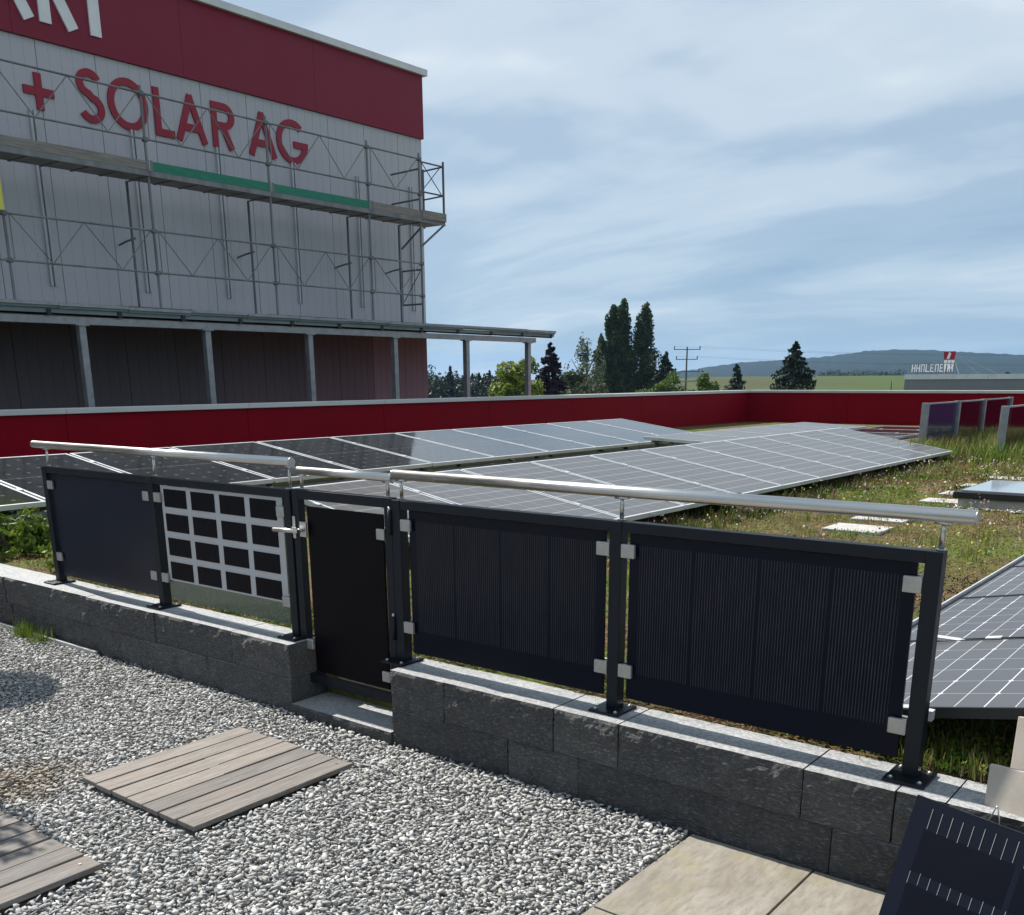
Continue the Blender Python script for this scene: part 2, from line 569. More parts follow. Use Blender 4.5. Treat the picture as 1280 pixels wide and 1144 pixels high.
class MB:
    def __init__(s):
        s.v, s.f, s.mi = [], [], []

    def add(s, vs, fs, mi=0):
        k = len(s.v)
        s.v += [tuple(v) for v in vs]
        s.f += [tuple(i + k for i in f) for f in fs]
        s.mi += [mi] * len(fs)
        return s

    def box(s, a, b, mi=0):
        (x0, y0, z0), (x1, y1, z1) = a, b
        return s.add([(x0, y0, z0), (x1, y0, z0), (x1, y1, z0), (x0, y1, z0), (x0, y0, z1), (x1, y0, z1), (x1, y1, z1), (x0, y1, z1)],
                     [(3, 2, 1, 0), (4, 5, 6, 7), (0, 1, 5, 4), (1, 2, 6, 5), (2, 3, 7, 6), (3, 0, 4, 7)], mi)

    def bar(s, p, q, w, h, up=(0, 0, 1), mi=0):
        p, q = Vector(p), Vector(q)
        d = (q - p).normalized()
        up = Vector(up)
        if abs(d.dot(up)) > .99:
            up = Vector((1, 0, 0))
        a = d.cross(up).normalized() * w / 2
        c = a.cross(d).normalized() * h / 2
        vs = [p - a - c, p + a - c, p + a + c, p - a + c, q - a - c, q + a - c, q + a + c, q - a + c]
        return s.add(vs, [(3, 2, 1, 0), (4, 5, 6, 7), (0, 1, 5, 4), (1, 2, 6, 5), (2, 3, 7, 6), (3, 0, 4, 7)], mi)

    def tube(s, pts, r, n=8, r2=None, mi=0):
        pts = [Vector(p) for p in pts]
        rings = []
        a = None
        for i, p in enumerate(pts):
            d = (pts[min(i + 1, len(pts) - 1)] - pts[max(i - 1, 0)]).normalized()
            if a is None:
                a = d.cross(Vector((0, 0, 1)) if abs(d.z) < .9 else Vector((1, 0, 0))).normalized()
            else:
                a = (a - d * a.dot(d)).normalized()
            c = d.cross(a)
            rr = r if r2 is None else r + (r2 - r) * i / max(1, len(pts) - 1)
            rings.append([p + (a * math.cos(t) + c * math.sin(t)) * rr for t in (2 * math.pi * k / n for k in range(n))])
        vs = [v for rg in rings for v in rg]
        fs = []
        for i in range(len(rings) - 1):
            for k in range(n):
                k2 = (k + 1) % n
                fs.append((i * n + k, i * n + k2, (i + 1) * n + k2, (i + 1) * n + k))
        fs.append(tuple(range(n))[::-1])
        fs.append(tuple((len(rings) - 1) * n + k for k in range(n)))
        return s.add(vs, fs, mi)

    def prism(s, poly, ext, mi=0):
        """poly: list of 3-D points (planar), ext: extrusion vector"""
        n = len(poly)
        e = Vector(ext)
        vs = [Vector(p) for p in poly] + [Vector(p) + e for p in poly]
        fs = [tuple(range(n))[::-1], tuple(range(n, 2 * n))] + [(i, (i + 1) % n, (i + 1) % n + n, i + n) for i in range(n)]
        return s.add(vs, fs, mi)

    def mesh(s, name, mats, off=(0, 0, 0), smooth=False):
        me = bpy.data.meshes.new(name)
        ox, oy, oz = off
        me.from_pydata([(x - ox, y - oy, z - oz) for x, y, z in s.v], [], s.f)
        for m in (mats if isinstance(mats, (list, tuple)) else [mats]):
            me.materials.append(m)
        if any(s.mi):
            me.polygons.foreach_set('material_index', s.mi)
        bm = bmesh.new()
        bm.from_mesh(me)
        bmesh.ops.recalc_face_normals(bm, faces=bm.faces)
        bm.to_mesh(me)
        bm.free()
        if smooth:
            me.polygons.foreach_set('use_smooth', [len(p.vertices) <= 4 for p in me.polygons])
        me.update()
        return me

    def build(s, name, mats, parent=None, at=None, bevel=0, smooth=False, segs=2):
        """vertices are world coordinates; `at` gives the object its own origin"""
        base = origin(parent) if parent is not None else Vector((0, 0, 0))
        loc = Vector(at) if at is not None else base
        o = bpy.data.objects.new(name, s.mesh(name, mats, loc, smooth))
        o.location = loc - base
        link(o, parent)
        if bevel:
            md = o.modifiers.new('bevel', 'BEVEL')
            md.width = bevel
            md.segments = segs
            md.limit_method = 'ANGLE'
        return o


def inst(me_or_o, name, loc, parent=None, rot=None):
    """another object on the same mesh; loc is a world position"""
    me = me_or_o.data if hasattr(me_or_o, 'data') else me_or_o
    o = bpy.data.objects.new(name, me)
    base = origin(parent) if parent is not None else Vector((0, 0, 0))
    o.location = Vector(loc) - base
    if rot:
        o.rotation_euler = rot
    link(o, parent)
    if hasattr(me_or_o, 'modifiers'):
        for md in me_or_o.modifiers:
            if md.type == 'BEVEL':
                d = o.modifiers.new('bevel', 'BEVEL')
                d.width, d.segments, d.limit_method = md.width, md.segments, md.limit_method
    return o


def np_mesh(name, V, F, mat, parent=None, tint=None, smooth=False):
    me = bpy.data.meshes.new(name)
    V = np.asarray(V, np.float32)
    F = np.asarray(F, np.int32)
    nf, k = F.shape
    me.vertices.add(len(V))
    me.vertices.foreach_set('co', V.ravel())
    me.loops.add(nf * k)
    me.loops.foreach_set('vertex_index', F.ravel())
    me.polygons.add(nf)
    me.polygons.foreach_set('loop_start', np.arange(0, nf * k, k, dtype=np.int32))
    me.update(calc_edges=True)
    if tint is not None:
        a = me.color_attributes.new('tint', 'FLOAT_COLOR', 'POINT')
        a.data.foreach_set('color', np.concatenate([tint, np.ones((len(tint), 1))], 1).astype(np.float32).ravel())
    if smooth:
        me.polygons.foreach_set('use_smooth', [True] * nf)
    me.materials.append(mat)
    o = bpy.data.objects.new(name, me)
    link(o, parent)
    return o


def rand_rot(n, flat=None):
    """n random orthonormal frames (n,3,3); flat limits the tilt in radians"""
    if flat is None:
        q = RNG.normal(size=(n, 4))
        q /= np.linalg.norm(q, axis=1, keepdims=True)
        w, x, y, z = q.T
        return np.stack([np.stack([1 - 2 * (y * y + z * z), 2 * (x * y - z * w), 2 * (x * z + y * w)], -1),
                         np.stack([2 * (x * y + z * w), 1 - 2 * (x * x + z * z), 2 * (y * z - x * w)], -1),
                         np.stack([2 * (x * z - y * w), 2 * (y * z + x * w), 1 - 2 * (x * x + y * y)], -1)], 1)
    a = RNG.uniform(0, 2 * np.pi, n)
    t = np.abs(RNG.normal(0, flat, n))
    d = RNG.uniform(0, 2 * np.pi, n)
    ca, sa, o, l = np.cos(a), np.sin(a), np.zeros(n), np.ones(n)
    Rz = np.stack([np.stack([ca, -sa, o], -1), np.stack([sa, ca, o], -1), np.stack([o, o, l], -1)], 1)
    kx, ky = np.cos(d), np.sin(d)
    ct, st = np.cos(t), np.sin(t)
    Rt = np.stack([np.stack([ct + kx * kx * (1 - ct), kx * ky * (1 - ct), ky * st], -1),
                   np.stack([kx * ky * (1 - ct), ct + ky * ky * (1 - ct), -kx * st], -1),
                   np.stack([-ky * st, kx * st, ct], -1)], 1)
    return Rt @ Rz


def leaf_cloud(P, size, aspect=.6, flat=None):
    """one small bent leaf quad at every point"""
    n = len(P)
    Rm = rand_rot(n, flat)
    s = size * RNG.uniform(.6, 1.35, n)
    q = np.array([[-1, 0, 0], [0, -aspect, .12], [1, 0, 0], [0, aspect, .12]]) * .5
    V = P[:, None, :] + np.einsum('nij,kj->nki', Rm, q) * s[:, None, None]
    F = np.arange(n * 4).reshape(n, 4)
    return V.reshape(-1, 3), F


def smooth2(x, y, seed):
    """cheap smooth noise in 0..1 on arrays"""
    r = np.random.default_rng(seed)
    t = np.zeros_like(x)
    a = 0
    for k in range(7):
        f = 2 ** (k * .6)
        d = r.uniform(0, 2 * np.pi)
        t += np.sin((x * np.cos(d) + y * np.sin(d)) * f + r.uniform(0, 6.28)) / f ** .6
        a += 1 / f ** .6
    return t / a * .5 + .5


# ================================================================== THE SETTING
# terrain far below the roof: meadow rising to a field crest, wooded hill behind
def terr(az, r):
    """height of the land at azimuth (degrees from +Y, clockwise) and distance"""
    z = -6.5
    if r > 110:
        z += min(1, (r - 110) / 190) * 2.0
    if r > 280:
        t = min(1, (r - 280) / 320)
        w = max(0.0, min(1.0, (az + 37) / 9))
        z += (t * t * (3 - 2 * t)) * 6.9 * w
    if r > 640:
        z -= min(1, (r - 640) / 500) * 14
    return z


azs = [-120 + 3 * i for i in range(20)] + [-60 + .75 * i for i in range(81)] + [3 * i + 3 for i in range(40)] + [126 + 9 * i for i in range(13)]
rs = [0, 30, 60, 110, 160, 210, 260, 300, 340, 390, 440, 490, 540, 590, 640, 720, 850, 1000, 1150, 1600, 2300]
V, F = [], []
for r_ in rs:
    for a_ in azs:
        V.append((3.1 + r_ * math.sin(R(a_)), -3.1 + r_ * math.cos(R(a_)), terr(a_, r_) + (noise.noise((r_ * .02, a_ * .1, 0)) * .5 if 100 < r_ < 500 else 0)))
na = len(azs)
for i in range(len(rs) - 1):
    for k in range(na - 1):
        F.append((i * na + k, i * na + k + 1, (i + 1) * na + k + 1, (i + 1) * na + k))
mb = MB()
mb.v, mb.f, mb.mi = V, F, [0] * len(F)
tag(mb.build('ground', M['meadow'], smooth=True), kind='structure')

prof = [(-120, -20), (-60, -8), (-44.5, -4), (-35.7, 2), (-31.2, 13), (-28.6, 24), (-27.6, 32), (-25.9, 44), (-23.4, 50), (-21.2, 59), (-19.6, 70), (-18, 74),
        (-16.5, 71), (-15, 65), (-13.5, 60), (-12, 55), (-7.9, 42), (-2, 36), (10, 44), (30, 30), (60, 34), (100, 10)]


def hill_z(az):
    for (a0, z0), (a1, z1) in zip(prof, prof[1:]):
        if a0 <= az <= a1:
            t = (az - a0) / (a1 - a0)
            return z0 + (z1 - z0) * t
    return prof[-1][1]


V, F = [], []
hr = [1700, 2000, 2300, 2600, 2850, 3000, 3150, 3500]
hf = [-.16, .06, .32, .62, .88, 1.0, .93, .55]
haz = [-110 + .5 * i for i in range(120)] + [-50 + .16 * i for i in range(376)] + [10.5 + 2 * i for i in range(44)]
for r_, f_ in zip(hr, hf):
    for a_ in haz:
        z = -20 + (hill_z(a_) + 20) * f_
        if f_ > 0:
            z += noise.noise((a_ * 3.0, r_ * .004, 2)) * 3.2 * min(1, f_ * 2) + noise.noise((a_ * 14, r_ * .01, 5)) * 1.6
        V.append((3.1 + r_ * math.sin(R(a_)), -3.1 + r_ * math.cos(R(a_)), z))
na = len(haz)
for i in range(len(hr) - 1):
    for k in range(na - 1):
        F.append((i * na + k, i * na + k + 1, (i + 1) * na + k + 1, (i + 1) * na + k))
mb = MB()
mb.v, mb.f, mb.mi = V, F, [0] * len(F)
tag(mb.build('hill', M['foresthill'], smooth=True), kind='structure')

# roof deck under the planting, and the terrace bed the gravel lies in
ROOF = 0.36
mb = MB()
gx = np.linspace(-9.98, 6, 70)
gy = np.linspace(.085, 24.48, 100)
vs = [(x, y, ROOF + (.012 * noise.noise((x * 2.1, y * 2.1, 0)) if y > .3 else -.012)) for y in gy for x in gx]
fs = [(j * 70 + i, j * 70 + i + 1, (j + 1) * 70 + i + 1, (j + 1) * 70 + i) for j in range(99) for i in range(69)]
mb.add(vs, fs)
mb.box((-9.98, .085, -.25), (6, 24.48, ROOF - .06))
tag(mb.build('green_roof', M['roofsoil'], smooth=True), kind='structure')
mb = MB()
mb.box((-9.0, -9.0, -.3), (6.0, .085, -.016))
tag(mb.build('gravel_bed', M['gravelbase']), kind='structure')

# ------------------------------------------------------------------ gravel
t = (1 + 5 ** .5) / 2
ICO_V = np.array([(-1, t, 0), (1, t, 0), (-1, -t, 0), (1, -t, 0), (0, -1, t), (0, 1, t), (0, -1, -t), (0, 1, -t), (t, 0, -1), (t, 0, 1), (-t, 0, -1), (-t, 0, 1)], float)
ICO_V /= np.linalg.norm(ICO_V[0])
ICO_F = np.array([(0, 11, 5), (0, 5, 1), (0, 1, 7), (0, 7, 10), (0, 10, 11), (1, 5, 9), (5, 11, 4), (11, 10, 2), (10, 7, 6), (7, 1, 8),
                  (3, 9, 4), (3, 4, 2), (3, 2, 6), (3, 6, 8), (3, 8, 9), (4, 9, 5), (2, 4, 11), (6, 2, 10), (8, 6, 7), (9, 8, 1)])


def pebbles(P, size, flat=.42, thick=(.22, .55)):
    n = len(P)
    Rm = rand_rot(n, flat)
    sc = np.stack([RNG.uniform(.8, 1.55, n), RNG.uniform(.45, .85, n), RNG.uniform(*thick, n) * .8], -1) * (size * RNG.uniform(.55, 1.35, n))[:, None] * .5
    sh = ICO_V[None] * RNG.uniform(.62, 1.25, (n, 12, 1)) * sc[:, None, :]
    V = P[:, None, :] + np.einsum('nij,nkj->nki', Rm, sh)
    F = (ICO_F[None] + (np.arange(n) * 12)[:, None, None]).reshape(-1, 3)
    return V.reshape(-1, 3), F


def in_rect(P, x0, y0, x1, y1):
    return (P[:, 0] > x0) & (P[:, 0] < x1) & (P[:, 1] > y0) & (P[:, 1] < y1)


def scatter_gravel(step, zlo, zhi, seed):
    xs, ys = np.meshgrid(np.arange(-4.7, 2.0, step), np.arange(-2.75, -.15, step))
    P = np.stack([xs.ravel(), ys.ravel(), np.zeros(xs.size)], -1)
    P[:, :2] += RNG.uniform(-.55, .55, (len(P), 2)) * step
    P[:, 2] = RNG.uniform(zlo, zhi, len(P)) + .010 * smooth2(P[:, 0] * 5, P[:, 1] * 5, 3)
    k = P[:, 0] > -4.3 + (-.15 - P[:, 1]) * 1.25                   # left of this line lies far outside the picture
    k &= ~in_rect(P, -.65, -1.275, .155, -.455) & ~in_rect(P, -.66, -2.8, .155, -1.60)
    k &= ~((P[:, 0] > 1.562) & (P[:, 1] > -.805)) & ~((P[:, 0] > 1.56) & (P[:, 1] < -.79))
    k &= ~in_rect(P, -.63, -.175, .06, 0)
    return P[k]


P1 = scatter_gravel(.0170, -.008, .002, 1)
P2 = scatter_gravel(.0205, .003, .013, 2)
# a few strays lying on the edges of the deck and the paving
V1, F1 = pebbles(np.concatenate([P1, P2]), .0240)
tag(np_mesh('gravel', V1, F1, M['gravel']), kind='stuff')

# ------------------------------------------------------------------ paving tiles
tiles = thing('paving', (1.58, -.80, 0), None, None)
tiles['kind'] = 'structure'
for (x0, x1, y0, y1) in ((1.575, 2.022, -.797, -.158), (2.030, 2.477, -.797, -.158), (2.485, 2.932, -.797, -.158), (1.575, 2.022, -1.444, -.805), (2.030, 2.477, -1.444, -.805),
                         (2.485, 2.932, -1.444, -.805), (2.94, 3.387, -.797, -.158), (2.94, 3.387, -1.444, -.805)):
    m_ = ((x0 + x1) / 2, (y0 + y1) / 2, .008)
    mb = MB().box((x0, y0, -.012), (x1, y1, .010 + random.uniform(-.001, .001)))
    mb.build('tile', M['paving'], tiles, at=m_, bevel=.002)

# ------------------------------------------------------------------ wooden decks
def deck(x0, y0, y1, n, label, seed):
    rr = random.Random(seed)
    d = thing('wooden_deck', (x0, y0, 0), label, 'deck', 'wooden decks on the gravel')
    pw, gap = .1005, .0105
    ym = (y0 + y1) / 2
    for i in range(n):
        xa = x0 + i * (pw + gap)
        j0, j1 = rr.uniform(-.0035, .0035), rr.uniform(-.0035, .0035)
        ya_, yb_ = y0 + rr.uniform(-.004, .004), y1 + rr.uniform(-.004, .004)
        z = .031 + rr.uniform(-.0012, .0012)
        ys_ = ym + rr.uniform(-.05, .05)
        xb = xa + pw
        poly = [(xa + j0, ya_), (xb + j0, ya_), (xb + j0, ys_ - .004), (xb + j1, ys_ + .004), (xb + j1, yb_), (xa + j1, yb_), (xa + j1, ys_ + .004), (xa + j0, ys_ - .004)]
        MB().prism([(x, y, z - .021) for x, y in poly], (0, 0, .021)).build('plank', M['decking'], d, at=(xa + pw / 2, ym, z - .011), bevel=.0025)
    for yy in (y0 + .06, ym - .06, ym + .06, y1 - .06):
        MB().box((x0 + .01, yy - .02, -.012), (x0 + n * (pw + gap) - .02, yy + .02, .0085)).build('batten', M['bark'], d)
    for i in (n - 1,):
        MB().tube([(x0 + i * (pw + gap) + .05, y1 - .045, .030), (x0 + i * (pw + gap) + .05, y1 - .045, .0345)], .006, 10).build('screw', M['stainless'], d)
    return d


deck(-.632, -1.255, -.475, 7, 'weathered seven-plank wooden deck lying in the gravel before the gate step', 1)
deck(-.632, -2.40, -1.615, 7, 'weathered wooden deck with leaf shadows at the lower left corner of the gravel', 2)

# ------------------------------------------------------------------ stone walls
def rough_block(x0, x1, z0, z1, yf, yb, seed, depth=.011, nx=None, endface=None):
    """split-faced stone: front grid pushed in and out, sawn top"""
    nx = nx or max(6, int((x1 - x0) / .0125))
    nz = max(5, int((z1 - z0) / .0125))
    mb = MB()
    g = {}
    vs = []
    for j in range(nz + 1):
        for i in range(nx + 1):
            u, w = i / nx, j / nz
            x, z = x0 + (x1 - x0) * u, z0 + (z1 - z0) * w
            e = min(u * nx, (1 - u) * nx, w * nz, (1 - w) * nz)
            p_ = Vector((x * 9 + seed * 7.3, z * 14, seed * 3.1))
            d = noise.fractal(p_ * 1.3, .75, 2.1, 6) * depth * .85 + noise.noise(Vector((x * 2.6, z * 5, seed * 1.7))) * depth * .8
            d += depth * .35
            if e < .5:
                d = d * .55 - .002 if j < nz else d * .2
            g[(i, j)] = len(vs)
            vs.append((x, yf - d, z))
    fs = []
    for j in range(nz):
        for i in range(nx):
            fs.append((g[(i, j)], g[(i + 1, j)], g[(i + 1, j + 1)], g[(i, j + 1)]))
    k = len(vs)
    vs += [(x0, yb, z0), (x1, yb, z0), (x0, yb, z1), (x1, yb, z1)]
    mb.add(vs, fs, 0)
    top = [g[(i, nz)] for i in range(nx + 1)] + [k + 3, k + 2]
    bot = [g[(i, 0)] for i in range(nx + 1)][::-1] + [k, k + 1]
    lef = [g[(0, j)] for j in range(nz + 1)] + [k + 2, k]
    rig = [g[(nx, j)] for j in range(nz + 1)][::-1] + [k + 1, k + 3]
    for f, mi in ((top, 1), (bot, 0), (lef, 0), (rig, 0), ((k + 1, k, k + 2, k + 3), 0)):
        mb.f.append(tuple(f))
        mb.mi.append(mi)
    return mb


YF, YB = -.146, .082
ZT = .353
GM = [M['granite'], M['granite_top']]


def wall(name, label, root, tops, bottoms, seed, zmid):
    w = thing(name, root, label, 'stone wall')
    g = .0026
    for i, (a, c) in enumerate(zip(tops, tops[1:])):
        zm = zmid
        rough_block(a + g, c - g, zm + g, ZT + random.uniform(-.0015, .001), YF + random.uniform(-.004, .004), YB, seed + i).build('stone', GM, w, at=((a + c) / 2, 0, .27))
    for i, (a, c) in enumerate(zip(bottoms, bottoms[1:])):
        rough_block(a + g, c - g, -.05, zmid - g, YF + .003 + random.uniform(-.006, .006), YB, seed + 50 + i).build('stone', GM, w, at=((a + c) / 2, 0, .08))
    return w


wall('stone_wall', 'rough grey granite wall carrying the two left fence panels, left of the gate', (-.645, 0, 0),
     [-5.6, -4.6, -3.55, -2.514, -1.806, -1.104, -.645], [-5.9, -4.4, -3.49, -2.19, -1.34, -.645], 3, .178)
wall('stone_wall', 'rough dark granite wall carrying the two striped fence panels, right of the gate', (.049, 0, 0),
     [.049, .369, .943, 1.243, 1.960, 2.257, 2.407, 2.95, 3.6], [.049, .712, 1.06, 2.07, 2.62, 3.6], 31, .172)
st = rough_block(-.641, .045, -.05, .058, -.156, .14, 90, .006).build('stone_step', GM)
tag(st, 'low grey granite step slab in the wall opening under the gate', 'step')
mb = MB().box((-3.65, -.185, -.05), (-2.42, -.165, .035))
tag(mb.build('kerb_strip', M['concrete'], bevel=.003), 'pale concrete kerb strip at the foot of the left granite wall', 'kerb')

# ================================================================== FENCE
PY = -.003          # centre plane of posts and panels
TOPZ = 1.085


def post(x, parent):
    MB().box((x - .025, PY - .025, ZT + .010), (x + .025, PY + .025, TOPZ)).build('post', M['anthracite'], parent, at=(x, PY, ZT), bevel=.0025)
    pl = MB().box((x - .065, PY - .088, ZT + .0005), (x + .065, PY + .058, ZT + .0105)).build('base_plate', M['anthracite'], parent, at=(x, PY, ZT), bevel=.002)
    for dx, dy in ((-.045, -.068), (.045, -.068), (-.045, .040), (.045, .040)):
        b_ = MB()
        b_.tube([(x + dx, PY + dy, ZT + .0105), (x + dx, PY + dy, ZT + .0145)], .0095, 6)
        b_.tube([(x + dx, PY + dy, ZT + .0145), (x + dx, PY + dy, ZT + .0165), (x + dx, PY + dy, ZT + .0185)], .0065, 10, .003)
        b_.build('bolt', M['stainless'], pl, smooth=False)


def clamp(x, z, side, parent, w=.058, h=.052):
    """square glass clamp between a post and a panel edge; side = direction of the panel from the post"""
    x0, x1 = (x, x + w) if side > 0 else (x - w, x)
    c = MB().box((x0, PY - .0275, z - h / 2), (x1, PY - .0115, z + h / 2)).build('clamp', M['clamp'], parent, at=((x0 + x1) / 2, PY - .02, z), bevel=.004, segs=3)
    MB().box((x0, PY + .010, z - h / 2), (x1, PY + .024, z + h / 2)).build('clamp_back', M['clamp'], c, bevel=.004)


def glass_panel(x0, x1, z0, z1, mat, parent, label=None):
    ce = ((x0 + x1) / 2, PY, (z0 + z1) / 2)
    o = MB().box((x0, PY - .006, z0), (x1, PY + .006, z1)).build('solar_panel', mat, parent, at=ce, bevel=.0012)
    if label:
        o['label'] = label
    return o


def handrail(x0, x1, z, r, pins, zbase, parent):
    o = MB().tube([(x0, PY + .01, z), (x1, PY + .01, z)], r, 24).build('handrail', M['stainless'], parent, smooth=True)
    for s, xe in ((-1, x0), (1, x1)):
        MB().tube([(xe, PY + .01, z), (xe + s * .004, PY + .01, z)], r * .985, 24).build('end_cap', M['stainless'], o, smooth=True)
    for xp in pins:
        m_ = MB()
        m_.tube([(xp, PY + .01, zbase), (xp, PY + .01, zbase + .004)], .014, 12)
        m_.tube([(xp, PY + .01, zbase + .004), (xp, PY + .01, zbase + .06), (xp, PY + .01, z - r - .003)], .0085, 12, .0065)
        m_.box((xp - .026, PY - .001, z - r - .005), (xp + .026, PY + .021, z - r + .003))
        m_.build('rail_pin', M['stainless'], o, smooth=True)
    return o


XP = [-3.06, -1.897, -.735, 0.0, 1.134, 2.259]


def top_rail(x0, x1, parent):
    MB().box((x0 + .0255, PY - .0225, 1.046), (x1 - .0255, PY + .0225, TOPZ - .001)).build('top_rail', M['anthracite'], parent, at=((x0 + x1) / 2, PY, 1.065), bevel=.002)


FG = 'fence sections with solar panels on the granite walls'
lf = thing('solar_fence', (-1.9, PY, ZT), 'left anthracite fence section holding a plain navy panel and a glass panel with black cells', 'fence', FG)
for x in XP[:3]:
    post(x, lf)
top_rail(XP[0], XP[1], lf)
top_rail(XP[1], XP[2], lf)
glass_panel(-3.012, -1.945, .405, 1.042, M['glass_navy'], lf, 'plain dark navy solar panel')
# glass panel with 4 x 4 cells
gp = MB().box((-1.822, PY - .007, .408), (-.787, PY - .001, 1.043)).build('glass_pane', M['clearglass'], lf, at=(-1.3, PY, .72))
gp['label'] = 'clear glass panel with sixteen black cells on a pale backing'
MB().box((-1.820, PY - .0080, .516), (-.789, PY - .00705, 1.041)).build('pale_backing', M['frit'], gp)
cx0, cz0 = -1.792, 1.024
cell_me = None
for r_ in range(4):
    for c_ in range(4):
        ce = (cx0 + c_ * .2505 + .1025, PY - .0097, cz0 - r_ * .1335 - .0485)
        if cell_me is None:
            cell_me = MB().box((-.1025, -.0014, -.0485), (.1025, .0014, .0485)).mesh('cell', M['cellblack'])
        inst(cell_me, 'cell', ce, gp)
for i, x in enumerate(XP[:2]):
    clamp(x + .0255, .975, 1, lf)
    clamp(x + .0255, .527, 1, lf)
    clamp(XP[i + 1] - .0255, .975, -1, lf)
    clamp(XP[i + 1] - .0255, .527, -1, lf)
handrail(-3.205, -.722, 1.213, .022, [-3.055, -1.89, -.742], TOPZ, lf)

rf = thing('solar_fence', (1.13, PY, ZT), 'right anthracite fence section holding two black solar panels with fine vertical stripes', 'fence', FG)
for x in XP[3:]:
    post(x, rf)
top_rail(XP[3], XP[4], rf)
top_rail(XP[4], XP[5], rf)
glass_panel(.062, 1.080, .403, 1.043, M['glass_stripes'], rf)
glass_panel(1.186, 2.210, .408, 1.043, M['glass_stripes'], rf)
for i in (3, 4):
    for z in (.978, .520):
        clamp(XP[i] + .0255, z, 1, rf)
        clamp(XP[i + 1] - .0255, z, -1, rf)
handrail(-.035, 2.357, 1.190, .022, [.008, 1.139, 2.268], TOPZ, rf)

# gate
gt = thing('gate', (-.37, PY, .13), 'narrow anthracite gate with black panel and steel lever handle between the fence sections', 'gate')
gx0, gx1 = -.700, -.031
for nm, a, c in (('frame_bar', (gx0, PY - .02, .135), (gx0 + .045, PY + .02, 1.090)), ('frame_bar', (gx1 - .045, PY - .02, .135), (gx1, PY + .02, 1.090)),
                 ('frame_bar', (gx0 + .0455, PY - .02, 1.045), (gx1 - .0455, PY + .02, 1.0895)), ('frame_bar', (gx0 + .0455, PY - .02, .135), (gx1 - .0455, PY + .02, .182))):
    MB().box(a, c).build(nm, M['anthracite'], gt, at=((a[0] + c[0]) / 2, PY, (a[2] + c[2]) / 2), bevel=.002)
glass_panel(-.612, -.102, .195, 1.012, M['glass_black'], gt)
for x, z, s in ((gx0 + .0455, .335, 1), (gx1 - .0455, .925, -1), (gx1 - .0455, .262, -1)):
    clamp(x, z, s, gt, .05, .05)
h = MB()
h.box((-.645, PY - .030, .868), (-.598, PY - .0205, .940))
lp = h.build('lock_plate', M['stainless'], gt, bevel=.002)
ov = MB()
ov.tube([(-.690, PY - .0205, .895), (-.690, PY - .028, .895)], .021, 20)
ov.box((-.700, PY - .026, .855), (-.680, PY - .0206, .962))
rosette = ov.build('rosette', M['stainless'], gt, bevel=.002, smooth=False)
lv = MB()
lv.tube([(-.622, PY - .0305, .900), (-.622, PY - .060, .900)], .009, 14)
lv.tube([(-.610, PY - .066, .900), (-.700, PY - .068, .898), (-.795, PY - .066, .893)], .0105, 16)
lv.build('lever', M['stainless'], gt, smooth=True)
# back lever on the far side shows dark above the panel
lv = MB()
lv.tube([(-.60, PY + .0215, .912), (-.60, PY + .05, .912)], .008, 10)
lv.tube([(-.60, PY + .05, .912), (-.49, PY + .05, .912)], .009, 12)
lv.build('inner_lever', M['black'], gt, smooth=True)
for z in (.985, .508):
    hb = MB()
    hb.tube([(-.033, PY - .030, z - .055), (-.033, PY - .030, z + .055)], .0085, 12)
    hg = hb.build('hinge', M['anthracite'], gt, smooth=True)
    MB().tube([(-.033, PY - .030, z + .0555), (-.033, PY - .030, z + .061), (-.033, PY - .030, z + .068)], .0085, 12, .004).build('hinge_cap', M['stainless'], hg, smooth=True)
handrail(-.712, -.045, 1.176, .019, [-.655, -.075], 1.090, gt)

